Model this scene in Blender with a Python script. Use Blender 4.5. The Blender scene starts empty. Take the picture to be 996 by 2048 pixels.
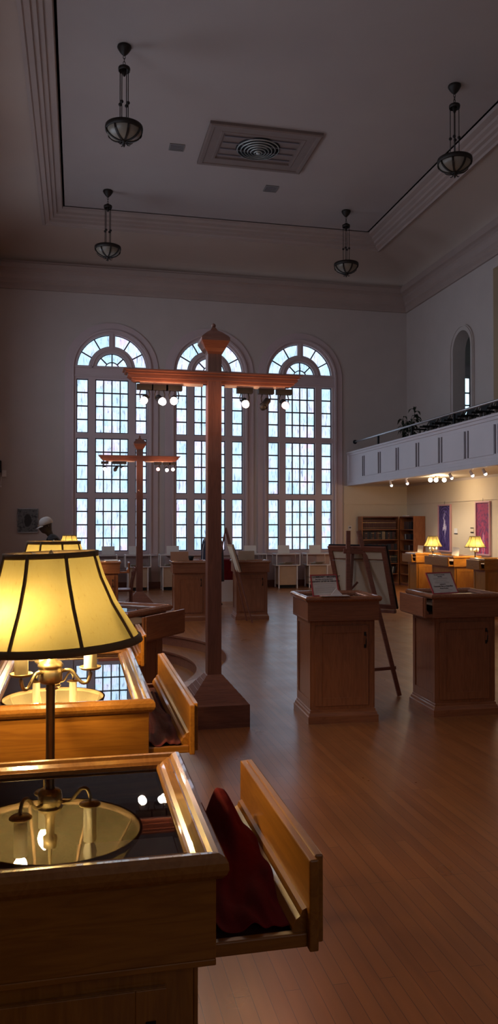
import bpy, bmesh, math, random
from math import sin, cos, pi, radians as R, sqrt, atan2
from mathutils import Vector, Matrix
random.seed(7)
sc = bpy.context.scene
C = sc.collection

# ------------------------------------------------------------------ helpers
class MB:
    """collects geometry for ONE mesh"""
    def __init__(s): s.v = []; s.f = []; s.m = []; s.sm = []; s.cur = 0; s.M = None
    def add(s, vs, fs, smooth=False):
        o = len(s.v)
        for p in vs:
            p = Vector(p)
            s.v.append(tuple(s.M @ p) if s.M is not None else tuple(p))
        for f in fs:
            s.f.append([i + o for i in f]); s.m.append(s.cur); s.sm.append(smooth)
        return s
    def box(s, x0, x1, y0, y1, z0, z1):
        if x0 > x1: x0, x1 = x1, x0
        if y0 > y1: y0, y1 = y1, y0
        if z0 > z1: z0, z1 = z1, z0
        return s.add([(x0,y0,z0),(x1,y0,z0),(x1,y1,z0),(x0,y1,z0),(x0,y0,z1),(x1,y0,z1),(x1,y1,z1),(x0,y1,z1)],
              [(0,3,2,1),(4,5,6,7),(0,1,5,4),(1,2,6,5),(2,3,7,6),(3,0,4,7)])
    def ring(s, x0, x1, y0, y1, prof, closed=False, smooth=False):
        """rectangular mitred sweep; prof = [(inset, z)]"""
        vs = []; fs = []
        for (i, z) in prof: vs += [(x0+i,y0+i,z),(x1-i,y0+i,z),(x1-i,y1-i,z),(x0+i,y1-i,z)]
        n = len(prof)
        for k in range(n if closed else n-1):
            a = 4*k; b = 4*((k+1) % n)
            for j in range(4):
                j2 = (j+1) % 4
                fs.append((a+j, a+j2, b+j2, b+j))
        return s.add(vs, fs, smooth)
    def stack(s, x0, x1, y0, y1, prof):
        """closed solid from stacked rectangles; prof = [(inset, z)] bottom to top"""
        s.ring(x0, x1, y0, y1, prof)
        n = len(prof)
        i, z = prof[0]; s.add([(x0+i,y0+i,z),(x1-i,y0+i,z),(x1-i,y1-i,z),(x0+i,y1-i,z)], [(0,3,2,1)])
        i, z = prof[-1]; s.add([(x0+i,y0+i,z),(x1-i,y0+i,z),(x1-i,y1-i,z),(x0+i,y1-i,z)], [(0,1,2,3)])
        return s
    def lathe(s, prof, c=(0,0,0), n=24, a0=0, a1=2*pi, smooth=True):
        full = abs(a1-a0-2*pi) < 1e-6
        m = n if full else n+1
        vs = []; fs = []
        for (r, z) in prof:
            for k in range(m):
                a = a0+(a1-a0)*k/n
                vs.append((c[0]+r*cos(a), c[1]+r*sin(a), c[2]+z))
        for i in range(len(prof)-1):
            for k in range(n):
                k2 = (k+1) % m
                fs.append((i*m+k, i*m+k2, (i+1)*m+k2, (i+1)*m+k))
        return s.add(vs, fs, smooth)
    def tube(s, pts, r, n=8, smooth=True, caps=True):
        pts = [Vector(p) for p in pts]
        rs = r if isinstance(r, (list, tuple)) else [r]*len(pts)
        vs = []; fs = []; up = None
        for i, p in enumerate(pts):
            d = (pts[min(i+1,len(pts)-1)] - pts[max(i-1,0)]).normalized()
            if up is None:
                up = Vector((0,0,1)) if abs(d.z) < .9 else Vector((1,0,0))
            a = d.cross(up)
            if a.length < 1e-4: a = d.cross(Vector((0,1,0)))
            a.normalize(); b = d.cross(a).normalized(); up = -b if False else up
            for k in range(n):
                t = 2*pi*k/n
                vs.append(p + a*cos(t)*rs[i] + b*sin(t)*rs[i])
        for i in range(len(pts)-1):
            for k in range(n):
                k2 = (k+1) % n
                fs.append((i*n+k, i*n+k2, (i+1)*n+k2, (i+1)*n+k))
        if caps: fs.append(tuple(range(n-1,-1,-1))); fs.append(tuple(range((len(pts)-1)*n, len(pts)*n)))
        return s.add(vs, fs, smooth)
    def bar(s, p, q, w, t, up=(0,0,1)):
        """square bar from p to q, w wide, t thick"""
        p = Vector(p); q = Vector(q); d = (q-p).normalized(); u = Vector(up)
        if abs(d.dot(u)) > .98: u = Vector((0,1,0))
        a = d.cross(u).normalized()*w/2; b = a.cross(d).normalized()*t/2
        vs = [p-a-b, p+a-b, p+a+b, p-a+b, q-a-b, q+a-b, q+a+b, q-a+b]
        return s.add(vs, [(0,3,2,1),(4,5,6,7),(0,1,5,4),(1,2,6,5),(2,3,7,6),(3,0,4,7)])
    def sphere(s, c, r, n=12, sz=1.0):
        prof = [(max(r*sin(pi*i/n),1e-5), -r*sz*cos(pi*i/n)) for i in range(n+1)]
        return s.lathe(prof, c, n*2)
    def extrude(s, outline, y0, y1, axis='y'):
        """outline [(a,b)] prism; axis y: (x,z) swept in y; axis x: (y,z) swept in x; axis z: (x,y) swept in z"""
        n = len(outline)
        def P(a, b, t): return {'y': (a,t,b), 'x': (t,a,b), 'z': (a,b,t)}[axis]
        vs = [P(a,b,y0) for a,b in outline] + [P(a,b,y1) for a,b in outline]
        fs = [tuple(range(n-1,-1,-1)), tuple(range(n,2*n))] + [(k,(k+1)%n,n+(k+1)%n,n+k) for k in range(n)]
        return s.add(vs, fs)
    def arcband(s, cx, cz, r0, r1, a0, a1, y0, y1, n=16, smooth=False):
        vs = []; fs = []
        for k in range(n+1):
            a = a0+(a1-a0)*k/n
            for r, y in ((r0,y0),(r1,y0),(r1,y1),(r0,y1)): vs.append((cx+r*cos(a), y, cz+r*sin(a)))
        for k in range(n):
            for j in range(4):
                fs.append((4*k+j, 4*k+(j+1)%4, 4*k+4+(j+1)%4, 4*k+4+j))
        fs.append((0,1,2,3)); fs.append((4*n+3,4*n+2,4*n+1,4*n))
        return s.add(vs, fs, smooth)
    def build(s, name, mats, parent=None, bevel=0, loc=None, rot=None):
        me = bpy.data.meshes.new(name)
        me.from_pydata(s.v, [], s.f)
        if not isinstance(mats, (list, tuple)): mats = [mats]
        for m in mats: me.materials.append(m)
        me.polygons.foreach_set('material_index', s.m)
        me.polygons.foreach_set('use_smooth', s.sm)
        bm = bmesh.new(); bm.from_mesh(me); bmesh.ops.recalc_face_normals(bm, faces=bm.faces); bm.to_mesh(me); bm.free()
        o = bpy.data.objects.new(name, me); C.objects.link(o)
        if parent is not None: o.parent = parent
        if loc: o.location = loc
        if rot: o.rotation_euler = rot
        if bevel:
            b = o.modifiers.new('edge', 'BEVEL'); b.width = bevel; b.segments = 2; b.limit_method = 'ANGLE'; b.angle_limit = R(40)
        return o

def tag(o, label, cat, group=None, kind=None):
    if label: o['label'] = label
    if cat: o['category'] = cat
    if group: o['group'] = group
    if kind: o['kind'] = kind
    return o
def thing(name, label, cat, loc=(0,0,0), rz=0, group=None, rot=None):
    o = bpy.data.objects.new(name, None); C.objects.link(o); o.empty_display_size = .1
    o.location = loc; o.rotation_euler = rot or (0,0,rz)
    return tag(o, label, cat, group)
def struct(o): o['kind'] = 'structure'; return o
KIDS = {}
def kids(o): return [c for c in bpy.data.objects if c.parent == o]
def copy_tree(o, parent=None):
    c = o.copy(); C.objects.link(c)
    if parent is not None: c.parent = parent
    for ch in kids(o): copy_tree(ch, c)
    return c

WARM = (1,.70,.30)
# ------------------------------------------------------------------ materials
def mat(name, col, rough=.5, metal=0, spec=.5, coat=0):
    m = bpy.data.materials.new(name); m.use_nodes = True
    p = m.node_tree.nodes['Principled BSDF']
    p.inputs['Base Color'].default_value = (*col, 1); p.inputs['Roughness'].default_value = rough
    p.inputs['Metallic'].default_value = metal; p.inputs['Specular IOR Level'].default_value = spec
    p.inputs['Coat Weight'].default_value = coat
    return m
def N(m, t, **kw):
    n = m.node_tree.nodes.new(t)
    for k, v in kw.items():
        if k in n.inputs: n.inputs[k].default_value = v
        else: setattr(n, k, v)
    return n
def L(m, a, b): m.node_tree.links.new(a, b)
def coords(m, scale=(1,1,1), src='Object', rot=(0,0,0)):
    t = N(m, 'ShaderNodeTexCoord'); mp = N(m, 'ShaderNodeMapping')
    mp.inputs['Scale'].default_value = scale; mp.inputs['Rotation'].default_value = rot
    L(m, t.outputs[src], mp.inputs['Vector']); return mp.outputs['Vector']
def ramp(m, fac, stops):
    r = N(m, 'ShaderNodeValToRGB'); e = r.color_ramp.elements
    while len(e) < len(stops): e.new(.5)
    for i, (p, c) in enumerate(stops): e[i].position = p; e[i].color = (*c, 1)
    L(m, fac, r.inputs['Fac']); return r.outputs['Color']
def speckled(name, c1, c2, rough=.6, scale=(6,6,6), bump=0, **kw):
    m = mat(name, c1, rough, **kw); p = m.node_tree.nodes['Principled BSDF']
    n = N(m, 'ShaderNodeTexNoise'); n.inputs['Scale'].default_value = 1; n.inputs['Detail'].default_value = 6
    L(m, coords(m, scale), n.inputs['Vector'])
    L(m, ramp(m, n.outputs['Fac'], [(.3,c1),(.7,c2)]), p.inputs['Base Color'])
    if bump:
        b = N(m, 'ShaderNodeBump', Strength=bump, Distance=.01); L(m, n.outputs['Fac'], b.inputs['Height']); L(m, b.outputs['Normal'], p.inputs['Normal'])
    return m
def wood(name, c1, c2, axis='x', rough=.35, coat=.3, f=1.0):
    m = mat(name, c1, rough, coat=coat); p = m.node_tree.nodes['Principled BSDF']
    st = {'x': (1.2,14,14), 'y': (14,1.2,14), 'z': (14,14,1.2)}[axis]
    v = coords(m, tuple(a*f for a in st))
    n = N(m, 'ShaderNodeTexNoise'); n.inputs['Scale'].default_value = 1.6; n.inputs['Detail'].default_value = 3; n.inputs['Distortion'].default_value = 1.2
    L(m, v, n.inputs['Vector'])
    mu = N(m, 'ShaderNodeMath', operation='MULTIPLY'); mu.inputs[1].default_value = 9; L(m, n.outputs['Fac'], mu.inputs[0])
    fr = N(m, 'ShaderNodeMath', operation='PINGPONG'); fr.inputs[1].default_value = 1; L(m, mu.outputs[0], fr.inputs[0])
    n2 = N(m, 'ShaderNodeTexNoise'); n2.inputs['Scale'].default_value = 9; n2.inputs['Detail'].default_value = 4
    L(m, v, n2.inputs['Vector'])
    mx = N(m, 'ShaderNodeMath', operation='MULTIPLY'); L(m, fr.outputs[0], mx.inputs[0]); L(m, n2.outputs['Fac'], mx.inputs[1])
    L(m, ramp(m, mx.outputs[0], [(0,c2),(.25,tuple(a*.5+b*.5 for a,b in zip(c1,c2))),(.6,c1)]), p.inputs['Base Color'])
    b = N(m, 'ShaderNodeBump', Strength=.15, Distance=.002); L(m, n2.outputs['Fac'], b.inputs['Height']); L(m, b.outputs['Normal'], p.inputs['Normal'])
    return m
def emis(name, col, s):
    m = bpy.data.materials.new(name); m.use_nodes = True; nt = m.node_tree; nt.nodes.clear()
    e = nt.nodes.new('ShaderNodeEmission'); e.inputs[0].default_value = (*col,1); e.inputs[1].default_value = s
    o = nt.nodes.new('ShaderNodeOutputMaterial'); nt.links.new(e.outputs[0], o.inputs[0]); return m

WALLC = (.54,.46,.425)
M = {}
M['wall'] = speckled('wall_paint', WALLC, tuple(a*.94 for a in WALLC), .7, (2,2,2))
M['cream'] = speckled('warm_lit_cream', (.68,.57,.42), (.65,.545,.40), .65, (2,2,2))  # wall paint with warm lamp light put into its colour
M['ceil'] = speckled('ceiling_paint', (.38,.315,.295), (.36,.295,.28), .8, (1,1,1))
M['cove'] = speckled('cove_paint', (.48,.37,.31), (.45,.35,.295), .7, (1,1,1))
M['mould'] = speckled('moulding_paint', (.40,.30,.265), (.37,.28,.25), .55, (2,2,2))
M['casing'] = speckled('casing_paint', (.57,.45,.45), (.54,.42,.43), .45, (3,3,3))
M['white'] = speckled('balcony_paint', (.66,.60,.62), (.62,.57,.59), .5, (2,2,2))
M['lead'] = mat('dark_muntin', (.05,.04,.05), .5)
M['groove'] = mat('groove', (.16,.13,.14), .6)
M['medal'] = speckled('medallion_paint', (.19,.13,.11), (.17,.115,.10), .6)
M['desky'] = wood('desk_along', (.30,.11,.05), (.225,.078,.035), 'y')  # same oak as the lamp-lit desks, darkened copy for dimmer light
M['deskf'] = wood('desk_frame', (.32,.125,.058), (.25,.09,.042), 'y', rough=.25, coat=.6)
M['deskz'] = wood('desk_upright', (.29,.105,.047), (.215,.075,.033), 'z')
M['deskx'] = wood('desk_across', (.30,.11,.05), (.225,.078,.035), 'x')
oak1, oak2 = (.36,.142,.019), (.26,.095,.012)  # lamp-lit copy of the desk oak, warm glow put into the colour
M['oakx'] = wood('oak_across', oak1, oak2, 'x'); M['oaky'] = wood('oak_along', oak1, oak2, 'y'); M['oakz'] = wood('oak_upright', oak1, oak2, 'z')
M['oakf'] = wood('oak_frame', (.36,.15,.03), (.29,.115,.022), 'y', rough=.22, coat=.8)
M['brownx'] = wood('brown_wood', (.23,.085,.055), (.17,.06,.038), 'x', .45, .1)
M['brownz'] = wood('brown_wood_upright', (.23,.085,.055), (.17,.06,.038), 'z', .45, .1)
M['cherry'] = wood('cherry_shelf', (.36,.13,.045), (.23,.075,.025), 'z', .4, .2)
M['tan'] = speckled('tan_board', (.48,.33,.22), (.44,.30,.20), .7)
M['darkmetal'] = mat('dark_bronze', (.018,.011,.008), .55, .3)
M['brass'] = mat('aged_brass', (.50,.36,.16), .28, 1)
M['pole'] = mat('dark_brass', (.22,.16,.10), .35, 1)
M['cup'] = mat('brass_cup', (.72,.58,.33), .3, .9)
M['candle'] = mat('candle_sleeve', (.86,.80,.62), .5)
M['black'] = mat('black', (.010,.010,.012), .6, spec=.25)
M['velvet'] = speckled('red_velvet', (.11,.008,.010), (.075,.005,.007), .9, (20,20,20), .3)
M['paper'] = mat('paper', (.72,.70,.68), .6)
M['acrylic'] = mat('clear_edge', (.75,.72,.72), .15)
M['ink'] = mat('ink', (.05,.04,.05), .8)
M['greyink'] = mat('grey_ink', (.38,.36,.36), .8)
M['redframe'] = mat('red_frame', (.42,.05,.06), .4)
M['bowl'] = mat('milk_glass', (.20,.165,.13), .35)
M['vent'] = mat('grey_vent', (.16,.14,.13), .6)
M['ventring'] = mat('steel_ring', (.48,.50,.48), .4, .6)
M['whitelam'] = mat('white_laminate', (.74,.70,.69), .5)
M['linen'] = speckled('linen_back', (.66,.60,.47), (.60,.55,.43), .8)
M['skin'] = mat('dark_skin', (.045,.025,.018), .55)
M['jacket'] = speckled('dark_jacket', (.022,.02,.024), (.03,.027,.03), .85)
M['cap'] = speckled('pale_cap', (.50,.44,.40), (.44,.39,.36), .85, (30,30,30))
M['leaf'] = speckled('dark_leaf', (.03,.05,.025), (.02,.035,.02), .5)
M['navy'] = speckled('navy_cloth', (.012,.018,.045), (.02,.025,.05), .8)
M['soffit'] = speckled('soffit_paint', (.62,.55,.44), (.60,.53,.42), .6, (2,2,2))
M['steel'] = mat('dull_steel', (.5,.5,.52), .35, .9)

def glass_mat(name, tint=(1,1,1)):
    m = bpy.data.materials.new(name); m.use_nodes = True; nt = m.node_tree; nt.nodes.clear()
    t = nt.nodes.new('ShaderNodeBsdfTransparent'); t.inputs[0].default_value = (*tint,1)
    g = nt.nodes.new('ShaderNodeBsdfGlossy'); g.inputs['Roughness'].default_value = .01
    f = nt.nodes.new('ShaderNodeFresnel'); f.inputs[0].default_value = 1.75
    mx = nt.nodes.new('ShaderNodeMixShader'); o = nt.nodes.new('ShaderNodeOutputMaterial')
    nt.links.new(f.outputs[0], mx.inputs[0]); nt.links.new(t.outputs[0], mx.inputs[1]); nt.links.new(g.outputs[0], mx.inputs[2]); nt.links.new(mx.outputs[0], o.inputs[0])
    return m
M['glass'] = glass_mat('case_glass')

def shade_mat():
    m = bpy.data.materials.new('lamp_shade_cloth'); m.use_nodes = True; nt = m.node_tree; nt.nodes.clear()
    o = nt.nodes.new('ShaderNodeOutputMaterial')
    tr = nt.nodes.new('ShaderNodeBsdfTranslucent'); df = nt.nodes.new('ShaderNodeBsdfDiffuse')
    n = N(m, 'ShaderNodeTexNoise'); n.inputs['Scale'].default_value = 1; n.inputs['Detail'].default_value = 5
    L(m, coords(m, (130,130,26)), n.inputs['Vector'])
    c = ramp(m, n.outputs['Fac'], [(.27,(.045,.032,.008)),(.36,(.076,.063,.024)),(.7,(.083,.070,.031))])
    L(m, c, tr.inputs[0]); df.inputs[0].default_value = (.30,.25,.15,1)
    mx = nt.nodes.new('ShaderNodeMixShader'); mx.inputs[0].default_value = .3
    L(m, tr.outputs[0], mx.inputs[1]); L(m, df.outputs[0], mx.inputs[2]); L(m, mx.outputs[0], o.inputs[0])
    return m
M['shade'] = shade_mat()
M['piping'] = mat('shade_piping', (.17,.11,.055), .8)
M['bulb'] = emis('lit_bulb', WARM, 820)
M['bulboff'] = mat('unlit_bulb', (.6,.58,.5), .2)
M['spotw'] = emis('lit_spot_white', (1,.93,.88), 14)
M['spotr'] = emis('lit_spot_rose', (1,.45,.38), 9)
M['spotc'] = emis('lit_spot_warm', (1,.78,.55), 14)

def pane_mat(name, strength=1.0, seed=0, tone=None):
    """back-lit streaky art glass: the daylight behind it is the lit thing"""
    m = bpy.data.materials.new(name); m.use_nodes = True; nt = m.node_tree; nt.nodes.clear()
    e = nt.nodes.new('ShaderNodeEmission'); o = nt.nodes.new('ShaderNodeOutputMaterial'); L(m, e.outputs[0], o.inputs[0])
    a = N(m, 'ShaderNodeTexNoise'); a.inputs['Scale'].default_value = 2.2; a.inputs['Detail'].default_value = 1
    tc = N(m, 'ShaderNodeTexCoord'); mp0 = N(m, 'ShaderNodeMapping'); mp0.inputs['Location'].default_value = (seed*3.1,0,seed)
    L(m, tc.outputs['Object'], mp0.inputs['Vector'])
    sn = N(m, 'ShaderNodeVectorMath', operation='SNAP'); sn.inputs[1].default_value = (.2,10,.31); L(m, mp0.outputs[0], sn.inputs[0])
    wn = N(m, 'ShaderNodeTexWhiteNoise'); L(m, sn.outputs[0], wn.inputs['Vector'])
    mx = N(m, 'ShaderNodeMath', operation='ADD'); L(m, mp0.outputs[0], a.inputs['Vector'])
    L(m, a.outputs['Fac'], mx.inputs[0]); 
    sc2 = N(m, 'ShaderNodeMath', operation='MULTIPLY'); sc2.inputs[1].default_value = .35; L(m, wn.outputs['Value'], sc2.inputs[0]); L(m, sc2.outputs[0], mx.inputs[1])
    base = ramp(m, mx.outputs[0], [(.45,(.50,.74,.93)),(.68,(.62,.78,.95)),(.86,(.68,.73,.93)),(1.0,(.71,.62,.85))])
    s = N(m, 'ShaderNodeTexNoise'); s.inputs['Scale'].default_value = 1; s.inputs['Detail'].default_value = 4; s.inputs['Distortion'].default_value = .8
    L(m, coords(m, (38,1,5)), s.inputs['Vector'])
    st = ramp(m, s.outputs['Fac'], [(.27,(.28,.28,.36)),(.36,(.60,.62,.68)),(.44,(.9,.92,.95)),(.55,(1.0,1.0,1.0))])
    mm = N(m, 'ShaderNodeMix', data_type='RGBA', blend_type='MULTIPLY'); mm.inputs[0].default_value = 1
    L(m, base, mm.inputs[6]); L(m, st, mm.inputs[7]); L(m, mm.outputs[2], e.inputs[0]); e.inputs[1].default_value = strength
    return m
WIN_S = 1.45; DAY = 5.0; FRONT_FILL = 1.0
M['pane'] = [pane_mat('art_glass_%d' % i, WIN_S, i) for i in range(3)]
M['skyglass'] = emis('daylit_glass', (.45,.80,1.0), 3.2)

def floor_mat():
    m = mat('strip_floor', (.3,.14,.06), .32, spec=.6, coat=.4); m.node_tree.nodes['Principled BSDF'].inputs['Coat Roughness'].default_value = .27; m.node_tree.nodes['Principled BSDF'].inputs['Coat IOR'].default_value = 1.7; p = m.node_tree.nodes['Principled BSDF']
    v = coords(m, (1,1,1), rot=(0,0,pi/2))
    b = N(m, 'ShaderNodeTexBrick'); b.offset = .37; b.offset_frequency = 3; L(m, v, b.inputs['Vector'])
    b.inputs['Scale'].default_value = 1; b.inputs['Brick Width'].default_value = 1.1; b.inputs['Row Height'].default_value = .058
    b.inputs['Mortar Size'].default_value = .0012; b.inputs['Mortar Smooth'].default_value = .3; b.inputs['Bias'].default_value = 0
    b.inputs['Color1'].default_value = (.29,.10,.027,1); b.inputs['Color2'].default_value = (.36,.135,.039,1); b.inputs['Mortar'].default_value = (.08,.03,.015,1)
    n = N(m, 'ShaderNodeTexNoise'); n.inputs['Scale'].default_value = 1; n.inputs['Detail'].default_value = 5; L(m, coords(m, (22,1.3,1)), n.inputs['Vector'])
    mm = N(m, 'ShaderNodeMix', data_type='RGBA', blend_type='MULTIPLY'); mm.inputs[0].default_value = .7
    L(m, b.outputs['Color'], mm.inputs[6]); L(m, ramp(m, n.outputs['Fac'], [(.3,(.72,.70,.68)),(.7,(1.1,1.05,1))]), mm.inputs[7])
    L(m, mm.outputs[2], p.inputs['Base Color'])
    n2 = N(m, 'ShaderNodeTexNoise'); n2.inputs['Scale'].default_value = 2.5; n2.inputs['Detail'].default_value = 4; L(m, coords(m, (1,1,1)), n2.inputs['Vector'])
    L(m, ramp(m, n2.outputs['Fac'], [(.3,(.27,)*3),(.7,(.38,)*3)]), p.inputs['Roughness'])
    bp = N(m, 'ShaderNodeBump', Strength=.08, Distance=.001); bp.invert = True
    L(m, b.outputs['Fac'], bp.inputs['Height']); L(m, bp.outputs['Normal'], p.inputs['Normal'])
    return m
M['floor'] = floor_mat()

# ------------------------------------------------------------------ room
XL, XR, YB, YF, ZC = -2.1, 8.65, 19.55, -5.0, 8.69
def fill_mesh(name, loops, to3, mt, parent=None):
    """flat sheet with holes, loops of 2-D points"""
    bm = bmesh.new(); edges = []
    for lp in loops:
        vs = [bm.verts.new(to3(*p)) for p in lp]
        for i in range(len(vs)): edges.append(bm.edges.new((vs[i], vs[(i+1) % len(vs)])))
    bmesh.ops.triangle_fill(bm, use_beauty=True, use_dissolve=False, edges=edges)
    bmesh.ops.recalc_face_normals(bm, faces=bm.faces)
    me = bpy.data.meshes.new(name); bm.to_mesh(me); bm.free(); me.materials.append(mt)
    o = bpy.data.objects.new(name, me); C.objects.link(o)
    if parent: o.parent = parent
    return o
# floor with the round sunken well
PCX, PCY, PR = -.80, 9.72, 2.62
def arcpts(r, xl, n=72):
    a = math.acos(max(-1, min(1, (xl-PCX)/r)))
    return [(PCX+r*cos(-a+2*a*i/n), PCY+r*sin(-a+2*a*i/n)) for i in range(n+1)]
well = arcpts(PR, XL+.02)
struct(fill_mesh('floor', [[(XL-1,YF),(11.2,YF),(11.2,YB+.2),(XL-1,YB+.2)], well], lambda x, y: (x,y,0), M['floor']))
inner = arcpts(PR-.36, XL+.02)
mb = MB()
def skirt(mb, pts, z0, z1):
    n = len(pts); mb.add([(x,y,z0) for x,y in pts]+[(x,y,z1) for x,y in pts], [(i,i+1,n+i+1,n+i) for i in range(n-1)])
def ringface(mb, a, b, z):
    n = len(a); mb.add([(x,y,z) for x,y in a]+[(x,y,z) for x,y in b], [(i,i+1,n+i+1,n+i) for i in range(n-1)])
skirt(mb, well, -.15, -.025); skirt(mb, inner, -.30, -.175)
nos = arcpts(PR-.02, XL+.02); ringface(mb, well, nos, -.025); skirt(mb, nos, -.025, 0); ringface(mb, arcpts(PR+.0, XL+.02), nos, .0)
nos2 = arcpts(PR-.38, XL+.02); ringface(mb, inner, nos2, -.175); skirt(mb, nos2, -.175, -.15)
mb.cur = 1
ringface(mb, arcpts(PR, XL+.02), nos2, -.15)
mb.add([(x,y,-.30) for x,y in inner], [tuple(range(len(inner)))])
struct(mb.build('floor_well', [M['brownx'], M['floor']]))

# window geometry (metres)
WC = [.825, 3.275, 5.665]; GR = .925; CW = 1.14; SPR = 5.43; SILL = .86
def arch_loop(c, r, z0, zs, n=28):
    return [(c-r,z0)] + [(c-r*cos(pi*i/n), zs+r*sin(pi*i/n)) for i in range(n+1)] + [(c+r,z0)]
wb = fill_mesh('wall_back', [[(XL,0),(XR,0),(XR,8.6),(XL,8.6)]] + [arch_loop(c, GR+.03, SILL, SPR) for c in WC], lambda x, z: (x,YB,z), M['wall']); struct(wb)
# thin skin over the wall under the balcony, warm spot light put into its colour
struct(MB().box(6.86, XR, YB-.012, YB-.001, .14, 2.60).build('wall_back_alcove', M['cream']))
mb = MB()
for z in (2.12,): mb.box(6.86, XR-.001, YB-.03, YB-.012, z, z+.02)
mb.box(XR-.03, XR-.012, 2, YB-.03, 2.12, 2.14)
struct(mb.build('trim_1', M['cream']))
# right wall: arch + tall recess above the balcony
AY, AR, AZ = 16.42, .42, 5.63
def yz(y, z): return (XR, y, z)
lo = fill_mesh('wall_right', [[(YF,0),(YB,0),(YB,8.6),(YF,8.6)], [(p[0],p[1]) for p in arch_loop(AY, AR, 3.2, AZ)], [(9.4,3.3),(15.07,3.3),(15.07,7.05),(9.4,7.05)]], yz, M['wall']); struct(lo)
struct(MB().box(XR-.012, XR-.001, YF+.1, YB-.012, .14, 2.60).build('wall_right_alcove', M['cream']))  # same skin on the right wall, warm light in its colour
mb = MB(); y0, y1, z0, z1, X = 9.4, 15.07, 3.3, 7.05, 9.3
mb.add([(XR,y1,z0),(X,y1,z0),(X,y1,z1),(XR,y1,z1)],[(0,1,2,3)]); mb.add([(XR,y0,z0),(X,y0,z0),(X,y0,z1),(XR,y0,z1)],[(0,1,2,3)])
mb.add([(XR,y0,z1),(XR,y1,z1),(X,y1,z1),(X,y0,z1)],[(0,1,2,3)]); mb.add([(XR,y0,z0),(XR,y1,z0),(X,y1,z0),(X,y0,z0)],[(0,1,2,3)])
mb.add([(X,y0,z0),(X,y1,z0),(X,y1,z1),(X,y0,z1)],[(0,1,2,3)])
struct(mb.build('wall_recess', M['cream']))  # recess wall reuses the warm-lit wall colour
# arch reveal + surround
mb = MB(); pts = arch_loop(AY, AR, 3.2, AZ)
n = len(pts); mb.add([(XR,y,z) for y,z in pts]+[(XR+.28,y,z) for y,z in pts], [(i,i+1,n+i+1,n+i) for i in range(n-1)])
def surround(mb, c, r0, r1, z0, zs, ax, a, b, n=28):
    """flat band round an arch. ax 'y': lies in XZ between y=a..b ; 'x': in YZ between x=a..b"""
    o = []; i_ = []
    o.append((c-r1,z0)); i_.append((c-r0,z0))
    for k in range(n+1):
        t = pi*k/n; o.append((c-r1*cos(t), zs+r1*sin(t))); i_.append((c-r0*cos(t), zs+r0*sin(t)))
    o.append((c+r1,z0)); i_.append((c+r0,z0)); m_ = len(o)
    P = (lambda u,z,t: (u,t,z)) if ax == 'y' else (lambda u,z,t: (t,u,z))
    vs = [P(*p,a) for p in o]+[P(*p,a) for p in i_]+[P(*p,b) for p in o]+[P(*p,b) for p in i_]
    fs = []
    for k in range(m_-1):
        fs += [(k,k+1,m_+k+1,m_+k),(2*m_+k,2*m_+k+1,3*m_+k+1,3*m_+k),(k,k+1,2*m_+k+1,2*m_+k),(m_+k,m_+k+1,3*m_+k+1,3*m_+k)]
    fs += [(0,m_,3*m_,2*m_),(m_-1,2*m_-1,4*m_-1,3*m_-1)]
    mb.add(vs, fs)
surround(mb, AY, AR, AR+.13, 3.2, AZ, 'x', XR-.04, XR)
surround(mb, AY, AR+.085, AR+.105, 3.2, AZ, 'x', XR-.06, XR-.04)
struct(mb.build('trim_2', M['wall']))
# side chamber beyond the arch with its own window
mb = MB(); x0, x1, y0, y1, z0, z1 = XR+.28, 11.2, 15.3, YB, 3.0, 7.6
mb.add([(x0,y1,z0),(x1,y1,z0),(x1,y1,z1),(x0,y1,z1)],[(0,1,2,3)])
mb.add([(x1,y0,z0),(x1,y1,z0),(x1,y1,z1),(x1,y0,z1)],[(0,1,2,3)])
mb.add([(x0,y0,z0),(x1,y0,z0),(x1,y0,z1),(x0,y0,z1)],[(0,1,2,3)])
mb.add([(x0,y0,z1),(x1,y0,z1),(x1,y1,z1),(x0,y1,z1)],[(0,1,2,3)]); mb.add([(x0,y0,z0),(x1,y0,z0),(x1,y1,z0),(x0,y1,z0)],[(0,1,2,3)])
struct(mb.build('wall_chamber', M['wall']))
mb = MB()
for x in (9.98, 10.24, 10.48, 10.86): mb.box(x-.025, x+.025, YB-.05, YB-.012, 4.3, 5.62)
for z in (4.32, 4.84, 5.18, 5.6): mb.box(9.98, 10.86, YB-.05, YB-.012, z-.022, z+.022)
mb.box(9.9, 10.96, YB-.07, YB-.012, 5.66, 5.95)
w4 = struct(mb.build('window_4', M['casing']))
MB().box(10.0, 10.84, YB-.03, YB-.016, 4.34, 5.58).build('glass', M['skyglass'], w4)
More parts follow.
